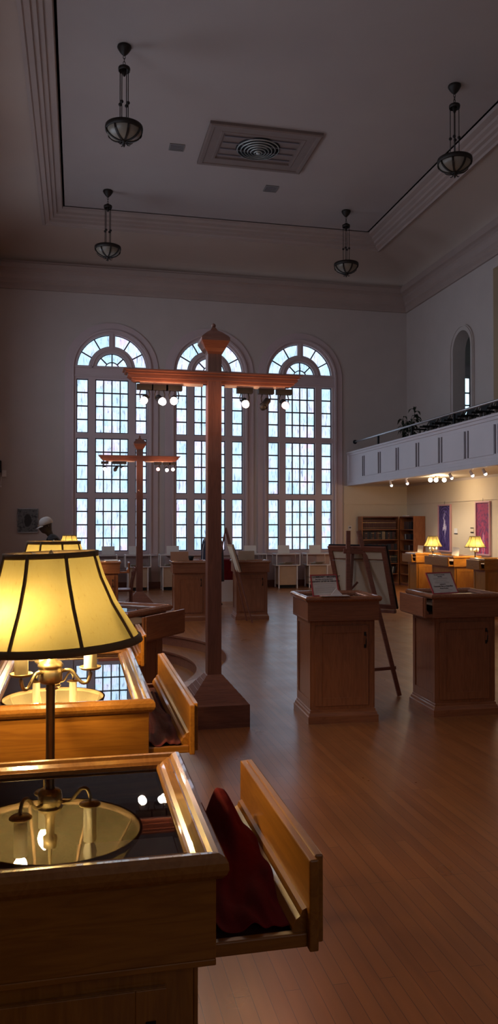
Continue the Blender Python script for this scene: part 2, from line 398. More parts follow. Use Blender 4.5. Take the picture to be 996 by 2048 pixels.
# left, front walls, ceiling
def quad(name, vs, m): return struct(MB().add(vs, [(0,1,2,3)]).build(name, m))
LW_ = [5.2, 8.8, 12.4, 16.0]; FW_ = [.855, 3.27, 5.665]
struct(fill_mesh('wall_left', [[(YF,-.4),(YB,-.4),(YB,8.6),(YF,8.6)]] + [arch_loop(y, .85, 3.0, 5.6) for y in LW_], lambda y, z: (XL,y,z), M['wall']))
struct(fill_mesh('wall_front', [[(XL,-.1),(XR,-.1),(XR,8.6),(XL,8.6)]] + [arch_loop(x, .9, 3.0, SPR) for x in FW_], lambda x, z: (x,YF,z), M['wall']))
M['day'] = emis('clear_daylit_glass', (.70,.82,1.0), DAY); M['front_fill'] = emis('front_fill_glass', (.95,.88,.84), FRONT_FILL)
def plain_window(i, c, r, z0, zs, ax):
    # unseen arched windows: side row inferred from balcony light, front row added as fill
    f = MB(); P = XL if ax == 'x' else YF; s_ = -1
    surround(f, c, r-.05, r+.16, z0-.1, zs, ax, P-.10, P+.04)
    def bx(a0,a1,b0,b1):
        if ax == 'x': f.box(P-.09,P-.04,a0,a1,b0,b1)
        else: f.box(a0,a1,P-.09,P-.04,b0,b1)
    for k in (-1,0,1): bx(c+k*r*.5-.03, c+k*r*.5+.03, z0, zs+r*(1 if k == 0 else .86))
    z = z0
    while z < zs+.4: bx(c-r, c+r, z-.03, z+.03); z += .65
    w = struct(f.build('window_%d' % i, M['casing']))
    g = MB(); lp = arch_loop(c, r, z0, zs)
    g.add([((P-.08,a,b) if ax == 'x' else (a,P-.08,b)) for a, b in lp], [tuple(range(len(lp)))])
    g.build('glass', M['day'] if ax == 'x' else M['front_fill'], w)
for i, y in enumerate(LW_): plain_window(5+i, y, .85, 3.0, 5.6, 'x')
for i, x in enumerate(FW_): plain_window(9+i, x, .9, 3.0, SPR, 'y')  # unseen front windows added to brighten the back wall
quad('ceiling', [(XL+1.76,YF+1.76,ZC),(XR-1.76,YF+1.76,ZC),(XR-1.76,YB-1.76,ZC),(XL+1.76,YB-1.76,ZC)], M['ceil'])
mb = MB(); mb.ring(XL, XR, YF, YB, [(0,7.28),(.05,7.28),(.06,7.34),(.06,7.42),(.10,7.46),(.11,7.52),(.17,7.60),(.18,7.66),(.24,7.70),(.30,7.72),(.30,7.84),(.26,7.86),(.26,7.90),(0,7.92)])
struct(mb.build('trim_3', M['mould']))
mb = MB(); pf = [(.10,7.88)]
for i in range(15):
    t = i/14*pi/2; pf.append((.14+1.22*sin(t)**1.0*1.0 if False else .14+1.21*(1-cos(t)), 7.9+.54*sin(t)))
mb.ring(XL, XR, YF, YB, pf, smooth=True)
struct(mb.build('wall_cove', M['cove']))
mb = MB(); mb.ring(XL, XR, YF, YB, [(1.30,8.46),(1.30,8.40),(1.36,8.38),(1.38,8.42),(1.46,8.44),(1.47,8.49),(1.54,8.50),(1.55,8.55),(1.62,8.57),(1.63,8.62),(1.74,8.64),(1.76,8.69),(1.80,8.69)])
struct(mb.build('trim_4', M['mould']))
# baseboards and wainscot ledge under the windows
mb = MB(); mb.box(XL, 6.86, YB-.05, YB-.001, 0, .16); struct(mb.build('baseboard_back', M['brownx']))
mb = MB(); mb.box(6.86, XR, YB-.035, YB-.001, 0, .14); mb.box(XR-.035, XR-.001, 2, YB-.035, 0, .14); struct(mb.build('baseboard_right', M['brownx']))
mb = MB(); mb.box(XL+.001, XL+.03, -4, PCY-2.6, 0, .16); mb.box(XL+.001, XL+.03, PCY+2.6, YB-.05, 0, .16); struct(mb.build('baseboard_left', M['brownx']))

# ---- the three big arched windows
GY = YB + .06            # glass plane
def make_window(c, idx):
    f = MB()
    yo, yi = YB-.03, YB+.10
    # casing reveal (bull-nose) and jambs
    surround(f, c, GR-.005, GR+.05, SILL, SPR, 'y', YB-.085, YB+.12)
    xs = [c-GR, c-.66+.02, c-.53, c+.27+.0, c+.44, c+GR]
    xm = [c-.575, c-.43, c+.43, c+.575]
    # mullions, full height up to lunette transom
    for a, b in ((c-.575, c-.405), (c+.405, c+.575)): f.box(a, b, yo, yi, SILL, 5.22)
    f.box(c-GR, c-.86, yo, yi, SILL, SPR); f.box(c+.86, c+GR, yo, yi, SILL, SPR)
    for a, b in ((SILL, .925), (2.235, 2.36), (3.715, 3.84), (5.17, 5.50)): f.box(c-GR, c+GR, yo-.001, yi, a, b)
    f.box(c-GR, c+GR, yo-.03, yo, 5.22, 5.26); f.box(c-GR, c+GR, yo-.03, yo, 5.44, 5.48)
    # lunette
    f.arcband(c, SPR, .855, GR, 0, pi, yo, yi, 28); f.arcband(c, SPR, .39, .56, 0, pi, yo-.001, yi, 24)
    f.arcband(c, SPR, .455, .495, 0, pi, yo-.03, yo, 24)
    f.box(c-.075, c+.075, yo, yi, SPR+.5, SPR+.87); f.box(c-.03, c+.03, yo-.02, yo, SPR+.5, SPR+.87)
    w = struct(f.build('window_%d' % (idx+1), M['casing'], bevel=.006))
    # sash bars
    s = MB(); ys, ye = GY-.035, GY+.02
    blocks = ((.925, 2.235), (2.36, 3.715), (3.84, 5.17))
    lights = ((c-.86, c-.575), (c-.405, c+.405), (c+.575, c+.86))
    for z0, z1 in blocks:
        for j, (x0, x1) in enumerate(lights):
            b = .022
            s.box(x0, x0+b, ys, ye, z0, z1); s.box(x1-b, x1, ys, ye, z0, z1); s.box(x0+b, x1-b, ys, ye, z0, z0+b); s.box(x0+b, x1-b, ys, ye, z1-b, z1)
            for k in range(1, 4): z = z0+(z1-z0)*k/4; s.box(x0+b, x1-b, ys+.003, ye, z-.016, z+.016)
            if j == 1:
                for k in range(1, 4): x = x0+(x1-x0)*k/4; s.box(x-.014, x+.014, ys+.004, ye, z0+b, z1-b)
    for a0, a1 in ((0, pi/2-.085), (pi/2+.085, pi)):
        s.arcband(c, SPR, .84, .86, a0, a1, ys, ye, 14); s.arcband(c, SPR, .555, .575, a0, a1, ys, ye, 14)
    for a in (29, 59, 121, 151):
        t = R(a); s.bar((c+.56*cos(t), GY-.01, SPR+.56*sin(t)), (c+.86*cos(t), GY-.01, SPR+.86*sin(t)), .03, .022, (0,1,0))
    s.arcband(c, SPR, .375, .395, 0, pi, ys, ye, 20); s.arcband(c, SPR, .165, .187, 0, pi, ys, ye, 14)
    for a in (45, 90, 135):
        t = R(a); r = .175 if a != 90 else .03
        s.bar((c+r*cos(t), GY-.01, SPR+r*sin(t)), (c+.385*cos(t), GY-.01, SPR+.385*sin(t)), .03, .022, (0,1,0))
    s.build('sash_bars', M['lead'], w)
    g = MB(); g.box(c-.87, c+.87, GY, GY+.012, .9, 5.2); g.add([(c+.87*cos(pi*k/28), GY, SPR+.87*sin(pi*k/28)) for k in range(29)], [tuple(range(29))])
    g.build('glass', M['pane'][idx], w)
    # flat outer casing on the wall
    k = MB(); surround(k, c, GR+.05, CW, .16, SPR, 'y', YB-.035, YB)
    k.build('casing', M['casing'], w)
    sl = MB(); sl.box(c-CW+.02, c+CW-.02, YB-.12, YB-.036, .80, .86); sl.build('window_sill', M['casing'], w, bevel=.008)
    ap = MB(); ap.box(c-GR, c+GR, YB-.03, YB-.002, .16, .80)
    ap.build('apron', M['casing'], w)
    return w
for i, c in enumerate(WC): make_window(c, i)

# ---- balcony
mb = MB()
PX_ = 6.94
mb.box(PX_+.02, PX_+.14, YF+.05, YB-.04, 2.66, 3.44)
mb.box(PX_-.02, PX_+.18, YF+.05, YB-.04, 3.44, 3.485); mb.box(PX_, PX_+.16, YF+.05, YB-.04, 3.38, 3.44)
mb.box(PX_-.01, PX_+.15, YF+.05, YB-.04, 2.60, 2.68); mb.box(PX_+.005, PX_+.14, YF+.05, YB-.04, 2.68, 2.74)
mb.lathe([(.055,2.6),(.055,3.44)], (PX_+.045, YB-.06, 0), 12)
mb.cur = 1
mb.box(PX_+.14, XR-.002, YF+.05, YB-.02, 2.66, 2.78)
mb.cur = 0
mb.box(7.35, XR-.002, YF+.05, 17.0, 2.78, 3.14)
bal = struct(mb.build('balcony', [M['white'], M['soffit']], bevel=.006)); 
reed = MB()
ys = [18.35-1.055*k for k in range(22)]
for y in ys:
    for d in (-.055, .055): reed.box(PX_+.004, PX_+.02, y+d-.012, y+d+.012, 2.80, 3.30)
reed.build('reeding', M['groove'], bal)
pn = MB()
for a, b in zip(ys, ys[1:]):
    y0, y1 = b+.10, a-.10
    pn.box(PX_+.008, PX_+.021, y0, y1, 2.79, 3.31)
pn.build('panel', M['white'], bal, bevel=.004)
t = thing('handrail', 'dark metal handrail with ball end running along the top of the balcony front', 'handrail', (7.03, 17.6, 3.485))
mb = MB(); mb.tube([(0,1.52,.245),(0,.9,.245),(0,-10,.235)], .022, 10); mb.build('rail', M['steel'], t)
mb = MB(); mb.sphere((0,1.56,.245), .055); mb.build('ball_end', M['black'], t)
for y in (17.55, 15.62, 13.7, 11.8, 9.9):
    mb = MB(); mb.box(-.02, .02, y-17.6-.018, y-17.6+.018, 0, .225); mb.lathe([(.04,0),(.04,.012),(.02,.02)], (0,y-17.6,0), 10); mb.build('post', M['black'], t)
# ------------------------------------------------------------------ lights helper
def plight(name, loc, e, col, r=.03, parent=None):
    d = bpy.data.lights.new(name, 'POINT'); d.energy = e; d.color = col; d.shadow_soft_size = r
    o = bpy.data.objects.new(name, d); C.objects.link(o); o.location = loc
    if parent is not None: o.parent = parent
    return o
def slight(name, loc, dirv, e, col, ang=70, r=.03, parent=None, blend=.6):
    d = bpy.data.lights.new(name, 'SPOT'); d.energy = e; d.color = col; d.shadow_soft_size = r; d.spot_size = R(ang); d.spot_blend = blend
    o = bpy.data.objects.new(name, d); C.objects.link(o); o.location = loc
    o.rotation_euler = Vector(dirv).to_track_quat('-Z','Y').to_euler()
    if parent is not None: o.parent = parent
    return o

# ---- spotlights under the balcony
def spot_head(mb, mb2, c, d, r=.035, ln=.09):
    """can with a bulb disc at the mouth, pointing along d"""
    c = Vector(c); d = Vector(d).normalized()
    a = d.orthogonal().normalized(); b = d.cross(a)
    def loop(r_, off): return [c+d*off+a*r_*cos(2*pi*k/12)+b*r_*sin(2*pi*k/12) for k in range(12)]
    prof = [(.012,-ln),(r*.75,-ln*.9),(r*.8,-ln*.3),(r,0),(r*1.02,.004),(r*.9,0)]
    vs = []; 
    for r_, o_ in prof: vs += loop(r_, o_)
    fs = []
    for i in range(len(prof)-1):
        for k in range(12): fs.append((i*12+k, i*12+(k+1)%12, (i+1)*12+(k+1)%12, (i+1)*12+k))
    mb.add(vs, fs, True)
    S = mb2; rr = r*.82
    prof = [(rr,-.01),(rr*1.0,.012),(rr*.85,.028),(rr*.5,.038),(.001,.042)]
    vs = []
    for r_, o_ in prof: vs += loop(r_, o_)
    fs = []
    for i in range(len(prof)-1):
        for k in range(12): fs.append((i*12+k, i*12+(k+1)%12, (i+1)*12+(k+1)%12, (i+1)*12+k))
    S.add(vs, fs, True)
tk = MB(); tk.box(7.14, 7.18, 8.0, 18.4, 2.635, 2.66)
tag(tk.build('lighting_track', M['white']), 'thin white lighting track fixed along the balcony underside', 'lighting track')
BS = [(7.16,17.15,'w',(.30,-.2,-.93),'rose lit track spotlight under the balcony, first from the window wall'),
      (7.16,16.25,'w',(.30,-.2,-.93),'lit track spotlight under the balcony, second from the window wall'),
      (7.16,14.15,'w',(.45,-.12,-.88),'lit track spotlight under the balcony aimed between the two tall paintings'),
      (7.16,13.32,'w',(.45,-.12,-.88),'lit track spotlight under the balcony, beside the end one over the red painting'),
      (7.16,12.85,'w',(.45,-.12,-.88),'lit track spotlight under the balcony, nearest above the red painting')]
for i, (x, y, k, d, lab) in enumerate(BS):
    t = thing('track_spotlight', lab, 'spotlight', (x,y,2.635), 0, 'spotlights on the balcony track')
    a = MB(); a.box(-.02,.02,-.05,.05,-.03,0); a.tube([(0,0,-.02),(.01,0,-.07)], .008, 6)
    b = MB(); dv = Vector(d).normalized(); spot_head(a, b, Vector((.012,0,-.075))+dv*.05, dv)
    a.build('housing', M['white'], t); b.build('bulb', M['spotw'], t)
    slight('spot_beam', Vector((x+.012,y,2.56))+dv*.11, dv, 55, (1,.83,.62), 115)
t = thing('globe_ceiling_light', 'three lit round bulbs on a brass bar fixed to the balcony underside', 'ceiling light', (7.75,15.9,2.66))
a = MB(); a.lathe([(.001,0),(.06,0),(.055,-.02),(.02,-.03),(.001,-.03)], (0,0,0), 16); a.tube([(-.16,.02,-.035),(.16,-.02,-.035)], .01, 8)
a.build('mount', M['pole'], t)
for x, y in ((-.15,.03),(-.03,0),(.15,-.03)):
    b = MB(); b.sphere((x,y,-.09), .048, 10); b.build('globe_bulb', M['spotc'], t)
plight('globe_glow', (7.75,15.9,2.48), 30, (1,.78,.5), .12)

# ---- tall cross-shaped light posts
def light_post(loc, label, heads, H=3.2):
    t = thing('light_post', label, 'light post', loc)
    b = MB(); pr_ = [(0,0),(0,.175),(.012,.187)]
    n = 6
    for k in range(n):
        i0 = .015+.17*k/n; z = .19+.19*k/n
        pr_ += [(i0, z), (i0+.170/n-.006, z+.186/n-.003), (i0+.170/n-.004, z+.190/n)]
    pr_ += [(.19,.385)]
    b.stack(-.25,.25,-.25,.25, pr_); b.build('base', M['brownx'], t)
    p = MB(); p.box(-.057,.057,-.057,.057,.38,H-.14); p.build('post', M['brownz'], t, bevel=.004)
    c = MB(); c.stack(-.115,.115,-.115,.115, [(.058,H-.22),(.05,H-.20),(.03,H-.175),(.012,H-.14),(0,H-.12),(0,H-.095),(.012,H-.08),(.05,H-.045),(.085,H-.02),(.1,H+.005),(.108,H+.012)])
    c.lathe([(.012,0),(.02,.012),(.014,.026),(.001,.035)], (0,0,H+.01), 10); c.build('cap', M['brownx'], t)
    bz = 2.76
    x = MB()
    def beam(y0, y1, z0, z1, l): 
        x.extrude([(-l,z0+(z1-z0)*.6),(-l+.03,z0),(l-.03,z0),(l,z0+(z1-z0)*.6),(l,z1),(-l,z1)], y0, y1, 'y')
    beam(-.062,.062, bz, bz+.035, .70); beam(-.075,.075, bz+.035, bz+.055, .72); beam(-.05,.05,bz-.022,bz,.67); beam(-.085,.085,bz+.055,bz+.072,.735)
    x.build('crossbar', M['brownx'], t, bevel=.003)
    tr = MB()
    for s in (-1,1): MB().box(s*.09, s*.60, -.018, .018, bz-.04, bz-.022).build('track', M['white'], t)
    for (hx, kind, d) in heads:
        g = MB(); g.box(hx-.065,hx+.065,-.028,.028,bz-.082,bz-.04)
        dv = Vector(d).normalized(); c0 = Vector((hx, 0, bz-.155))
        g.tube([(hx-.03,0,bz-.08),(hx-.04,0,bz-.115),(hx-.035,0,bz-.15)], .005, 6); g.tube([(hx+.03,0,bz-.08),(hx+.04,0,bz-.115),(hx+.035,0,bz-.15)], .005, 6)
        bb = MB(); spot_head(g, bb, c0+dv*.035, dv, .036, .075)
        s_ = g.build('spotlight', M['black'], t)
        bb.build('bulb', M['black'] if kind == 'off' else M['spot'+kind], s_)
        if kind != 'off':
            col = {'w':(1,.85,.68),'r':(1,.35,.25),'c':(1,.66,.38)}[kind]
            w = slight('post_spot_beam', c0+dv*.085, dv, 4, col, 110, .03, t)
            plight('post_spot_glow', c0+Vector((0,-.06,-.0))+dv*.09, 2.6, (1,.50,.25), .02, t)
    return t
DN = (-.1,-.75,-.55)
light_post((1.084,6.28,0), 'tall brown cross-shaped light post on a stepped block base, standing near the front desks',
   [(-.56,'w',(-.25,-.8,-.5)),(-.44,'w',(.4,-.7,-.5)),(-.325,'w',(-.1,-.85,-.4)),(.26,'c',(0,-.8,-.5)),(.44,'off',(-.5,-.2,-.7)),(.595,'r',(.1,-.8,-.5))])
p2 = light_post((1.095,14.2,0), 'slim dark wooden light post standing far off in front of the first arched window',
   [(-.62,'w',(0,-.8,-.5)),(-.42,'off',(-.4,-.4,-.7)),(-.30,'w',(.2,-.8,-.4)),(.33,'r',(0,-.9,-.3)),(.49,'w',(0,-.8,-.6)),(.60,'c',(0,-.9,-.3))], 3.16)

# ------------------------------------------------------------------ display desks
def desk(label, loc, rz=0, w=.57, d=.5, h=1.02, drawer=None, door='-y', group=None, name='display_desk', dlen=None, cloth=False, red=True, flip=False, oak=None):
    oak = red if oak is None else oak; K = (lambda a: M[('oak' if oak else 'desk')+a])
    """cabinet with an overhanging glass-topped case; local origin at floor centre"""
    t = thing(name, label, 'display desk', loc, rz, group)
    hw, hd = w/2, d/2
    cx, cy = hw-.055, hd-.055
    bz = h-.20
    # plinth
    p = MB(); p.stack(-hw+.025, hw-.025, -hd+.025, hd-.025, [(0,0),(0,.055),(.008,.062),(.012,.08),(.02,.088),(.02,.10),(.028,.108)])
    p.build('plinth', K('x'), t)
    b = MB(); b.box(-cx,cx,-cy,cy,.10,bz+.002)
    b.build('cabinet', K('z'), t, bevel=.003)
    # panelled faces: stiles/rails on the two sides, door on its face
    for s in (-1,1):
        f = MB(); x0, x1 = (s*cx, s*(cx+.008))
        f.box(x0,x1,-cy,-cy+.05,.11,bz); f.box(x0,x1,cy-.05,cy,.11,bz); f.box(x0,x1,-cy+.05,cy-.05,.11,.18); f.box(x0,x1,-cy+.05,cy-.05,bz-.05,bz)
        f.build('side_panel', K('z'), t, bevel=.002)
    dr = MB()
    y0, y1 = -cy, -cy-.014
    dr.box(-cx+.035,cx-.05,y0-.010,y0,.135,bz-.04)
    dr.box(-cx+.035,-cx+.09,y1,y0-.010,.135,bz-.04); dr.box(cx-.105,cx-.05,y1,y0-.010,.135,bz-.04)
    dr.box(-cx+.09,cx-.105,y1,y0-.010,.135,.20); dr.box(-cx+.09,cx-.105,y1,y0-.010,bz-.10,bz-.04)
    do = dr.build('door', K('z'), t, bevel=.002)
    hn = MB(); hx = (cx-.078)*(-1 if flip else 1); hz = bz-.16
    hn.tube([(hx,y1,hz+.05),(hx,y1-.022,hz+.045),(hx,y1-.028,hz),(hx,y1-.022,hz-.045),(hx,y1,hz-.05)], .005, 8)
    hn.box(hx-.009,hx+.009,y1-.003,y1,hz+.035,hz+.065); hn.box(hx-.009,hx+.009,y1-.003,y1,hz-.065,hz-.035); hn.build('handle', M['darkmetal'], do)
    # case box walls (open on the drawer side)
    c = MB(); th = .02; zt = h-.03
    side = drawer[0] if drawer else None
    zf = bz+.012
    c.box(-hw+.02,hw-.02,-hd+.02,hd-.02,bz,zf)
    if side != '-y': c.box(-hw+.02,hw-.02,-hd+.02,-hd+.02+th,zf,zt)
    else: c.box(-hw+.02,hw-.02,-hd+.02,-hd+.02+th,zt-.012,zt)
    c.box(-hw+.02,hw-.02,hd-.02-th,hd-.02,zf,zt)
    for s, k in ((-1,'L'),(1,'R')):
        x0, x1 = sorted((s*(hw-.02), s*(hw-.02-th)))
        if side == k: c.box(x0,x1,-hd+.04,hd-.04,zt-.012,zt)
        else: c.box(x0,x1,-hd+.04,hd-.04,zf,zt)
    c.build('case', K('x'), t, bevel=.002)
    fr = MB(); pf = [(.012,h-.045),(.004,h-.036),(0,h-.026),(.001,h-.014),(.007,h-.005),(.016,h-.001),(.026,h-.002),(.033,h-.008),(.037,h-.007),(.052,h-.012),(.060,h-.017),(.066,h-.016),(.070,h-.022),(.072,h-.045)]
    fr.ring(-hw,hw,-hd,hd,pf,closed=True); fr.build('top_frame', K('f'), t)
    g = MB(); i = .0715; g.add([(-hw+i,-hd+i,h-.024),(hw-i,-hd+i,h-.024),(hw-i,hd-i,h-.024),(-hw+i,hd-i,h-.024)],[(0,1,2,3)]); g.build('glass_top', M['glass'], t)
    ln = MB(); ln.box(-hw+.045,hw-.045,-hd+.045,hd-.045,h-.105,h-.10); ln.build('lining', M['velvet'] if red else M['tan'], t)
    if drawer:
        k, pull = drawer
        dl = (d-.04 if k in 'LR' else w-.04)
        T = thing_child = bpy.data.objects.new('drawer', None); C.objects.link(T); T.parent = t
        dep = (w if k in 'LR' else d)*.62
        # local drawer frame: +u outwards, v along front
        if k == 'R': mx = Matrix.Translation((hw-.02+pull,0,0))
        if k == 'L': mx = Matrix.Translation((-hw+.02-pull,0,0)) @ Matrix.Rotation(pi,4,'Z')
        if k == '-y': mx = Matrix.Translation((0,-hd+.02-pull,0)) @ Matrix.Rotation(-pi/2,4,'Z')
        T.matrix_local = mx
        q = MB(); a, z0, z1 = dl/2, bz+.002, zt-.002
        q.box(-.018,0,-a,a,z0,z1); q.box(-.004,.012,-a+.012,a-.012,z0+.01,z1+.004)
        q.build('drawer_front', K('y'), T, bevel=.003)
        q = MB(); zm = z0+.05
        q.extrude([(-.018,zm+.022),(-.026,zm+.018),(-.03,zm+.008),(-.038,zm+.002),(-.045,zm-.012),(-.045,zm-.02),(-.018,zm-.03)], -a+.02, a-.02, 'y')
        q.build('drawer_moulding', K('y'), T)
        q = MB(); q.box(-dep,-.018,-a+.03,a-.03,z0+.006,z0+.014); q.build('drawer_bottom', M['velvet'] if cloth else M['brownx'], T)
        for s in (-1,1):
            q = MB(); q.box(-dep,-.018,s*(a-.03),s*(a-.012),z0+.004,z0+.030)
            q.build('drawer_side', K('x'), T, bevel=.003)
    return t
# left row
D1 = desk('nearest honey oak display desk with a glass top and its red lined drawer pulled open', (-.028,1.68,0), 0, .58, .66, drawer=('R',.19), cloth=True, group='oak display desks by the standing lamps')
D2 = desk('long brightly lit oak display desk right behind the nearest standing lamp', (-.035,3.16,0), 0, .58, 1.12, drawer=('R',.155), cloth=True, group='oak display desks by the standing lamps')
desk('oak display desk half hidden behind the big lampshade with only its lit drawer showing', (-.06,4.55,0), 0, .56, .54, drawer=('R',.16), group='oak display desks by the standing lamps')
# angled desk: drawer faces the camera's right
desk('brown display desk standing askew by the sunken round floor, its dark drawer open', (.237,5.62,0), R(53), .58, .66, drawer=('-y',.13), red=False, flip=True, group='display desks on the main floor')
P1 = desk('left one of the two desks with red framed signs, drawers shut', (2.11,6.25,0), R(-3), .635, .58, red=False, group='display desks on the main floor')
P2 = desk('right one of the two desks with red framed signs, its side drawer pulled out', (3.185,6.25,0), R(-2), .635, .58, drawer=('L',.075), red=False, group='display desks on the main floor')
desk('brown display desk beside the thin easel, tan board on its top', (2.87,12.98,0), R(-3), .62, .54, h=.99, red=False, group='display desks on the main floor')
desk('brown display desk partly hidden by the tall post, orange board on its top', (1.83,13.02,0), R(-2), .62, .54, h=.99, red=False, group='display desks on the main floor')
desk('dark brown display desk by the slim post, chair drawn up behind it', (.40,13.0,0), R(-2), .60, .5, h=1.0, drawer=('R',.15), red=False, group='display desks on the main floor')
# right-hand row under the balcony
desk('lit oak display desk next to the bookcase, first of the row under the balcony', (7.14,15.34,0), 0, .58, .52, h=1.0, drawer=('L',.09), red=False, oak=True, group='oak display desks under the balcony')
desk('long oak display desk between the two standing lamps under the balcony', (7.14,13.93,0), 0, .58, 1.05, h=1.0, drawer=('L',.11), red=False, oak=True, group='oak display desks under the balcony')
desk('shaded display desk under the red painting, third of the row under the balcony', (7.14,12.53,0), 0, .58, .52, h=1.0, drawer=('L',.09), red=False, oak=True, group='oak display desks under the balcony')
desk('shaded display desk cut by the photo edge, last of the row under the balcony', (7.14,11.42,0), 0, .58, .56, h=1.0, drawer=('L',.08), red=False, oak=True, group='oak display desks under the balcony')

# ------------------------------------------------------------------ standing lamps
def bell(rt, rb, zt, zb, n=14):
    key = [(0,rt),(.27,rt+.134*(rb-rt)/.87*1.05),(.58,rt+.40*(rb-rt)/.87*1.0),(.8,rt+.655*(rb-rt)/.87*1.0),(1,rb)]
    out = []
    for i in range(n+1):
        t = i/n
        for (a, ra), (b, rb_) in zip(key, key[1:]):
            if a <= t <= b+1e-9:
                out.append((ra+(rb_-ra)*(t-a)/(b-a), zt+(zb-zt)*t)); break
    return out
def floor_lamp(label, loc, zt, hgt, rt, rb, energy, tilt=0, rot=0, group='standing lamps with pleated shades', arms=((228,0),(-8,0),(100,0)), cs=1.0):
    t = thing('floor_lamp', label, 'lamp', loc, 0, group)
    k = rb/.246
    zb = zt-hgt; hub = zb-.062*k
    b = MB(); b.lathe([(.001,0),(.15,0),(.152,.012),(.14,.022),(.10,.028),(.05,.04),(.022,.055),(.016,.08)], n=32); b.build('base', M['pole'], t)
    p = MB(); p.lathe([(.0125,.07),(.0125,hub-.05*k)], n=16); p.lathe([(.016,.6),(.019,.61),(.016,.62)], n=16); p.build('pole', M['pole'], t)
    h = MB(); h.lathe([(r*k, hub+z*k) for r, z in [(.014,-.055),(.026,-.052),(.033,-.045),(.034,-.012),(.030,-.008),(.036,-.004),(.036,0),(.03,.008),(.018,.014),(.013,.03),(.012,.075),(.02,.08),(.019,.11),(.006,.115),(.004,.16)]], n=24)
    h.tube([(0,0,hub+.1*k),(0,0,zt-.018*k)], .0035*k, 6)
    for i in range(3):
        a = 2*pi*i/3; h.tube([(0,0,zt-.018*k),(rt*.97*cos(a),rt*.97*sin(a),zt-.004*k)], .002, 5)
    h.lathe([(.001,zt-.018*k),(.006,zt-.016*k),(.008,zt-.006*k),(.005,zt+.004),(.001,zt+.008)], n=10)
    h.build('hub', M['cup'], t)
    for (ad, unlit) in arms:
        a = R(ad+rot); d = Vector((cos(a), sin(a), 0)); R_ = .112*k
        m = MB()
        pts = [d*.030*k+Vector((0,0,hub-.018*k)), d*.055*k+Vector((0,0,hub-.016*k)), d*.072*k+Vector((0,0,hub-.034*k)), d*.088*k+Vector((0,0,hub-.052*k)), d*.104*k+Vector((0,0,hub-.050*k)), d*R_+Vector((0,0,hub-.030*k)), d*R_+Vector((0,0,hub-.012*k))]
        # smooth the arm
        sm = []
        for i in range(len(pts)-1):
            for u in (0,.33,.66): 
                p0 = pts[max(i-1,0)]; p1 = pts[i]; p2_ = pts[i+1]; p3 = pts[min(i+2,len(pts)-1)]
                sm.append(.5*((2*p1)+(-p0+p2_)*u+(2*p0-5*p1+4*p2_-p3)*u*u+(-p0+3*p1-3*p2_+p3)*u**3))
        sm.append(pts[-1]); m.tube(sm, .0052*k, 8)
        c = d*R_
        m.lathe([(.004*k,hub-.016*k),(.026*k,hub-.014*k),(.031*k,hub-.009*k),(.031*k,hub-.006*k),(.026*k,hub-.009*k),(.014*k,hub-.009*k)], (c.x,c.y,0), 20)
        ar = m.build('arm', M['cup'], t)
        cd = MB(); cd.lathe([(.0185*k,hub-.009*k),(.0185*k,hub+.095*k*cs),(.012*k,hub+.098*k*cs),(.001,hub+.098*k*cs)], (c.x,c.y,0), 16); cd.build('candle_sleeve', M['candle'], ar)
        bl = MB(); zc = hub+.128*k*cs; bl.lathe([(.008*k,-.03*k),(.016*k,-.018*k),(.020*k,0),(.016*k,.016*k),(.006*k,.03*k),(.001,.034*k)], (c.x,c.y,zc), 12); bl.build('bulb', M['bulboff'] if unlit else M['bulb'], ar)
    # shade, a touch askew
    S = bpy.data.objects.new('lamp_shade', None); C.objects.link(S); S.parent = t; S.location = (0,0,zt); S.rotation_euler = (0,-tilt,0)
    prof = bell(rt, rb, 0, -hgt)
    s = MB(); s.lathe(prof, n=64); s.build('shade_cloth', M['shade'], S)
    pp = MB(); th = .0055*k
    for j in range(8):
        a = 2*pi*(j+.42)/8
        pp.tube([((r+.001)*cos(a),(r+.001)*sin(a),z) for r, z in prof], th, 6)
    pp.lathe([(rt+.001,-.014*k),(rt+.004,-.013*k),(rt+.005,.002),(rt-.004,.002),(rt-.002,-.013*k)], n=64)
    pp.lathe([(rb-.006*k,-hgt+.016*k),(rb+.001,-hgt+.012*k),(rb+.006*k,-hgt-.004),(rb-.004,-hgt-.004),(rb-.008*k,-hgt+.012*k)], n=64)
    pp.build('piping', M['piping'], S)
    return t
floor_lamp('nearest standing lamp with a big glowing cream bell shade, behind the front desk', (-.0735,2.30,0), 1.518, .257, .129, .246, 2.6, tilt=R(2), arms=((228,0),(-8,1),(100,0)))
floor_lamp('second standing lamp, its bright shade top peeping over the biggest shade', (-.114,4.0,0), 1.513, .257, .127, .246, 2.6, rot=40)
floor_lamp('small far standing lamp glowing in front of the first arched window', (-.12,12.2,0), 1.43, .20, .10, .19, 1.6, rot=20)
floor_lamp('lit standing lamp before the purple painting, between two desks', (7.07,14.72,0), 1.355, .215, .092, .185, 2.2, rot=10)
floor_lamp('lit standing lamp overlapping the red painting, between two desks', (7.13,13.1,0), 1.375, .205, .092, .185, 2.2, rot=30)

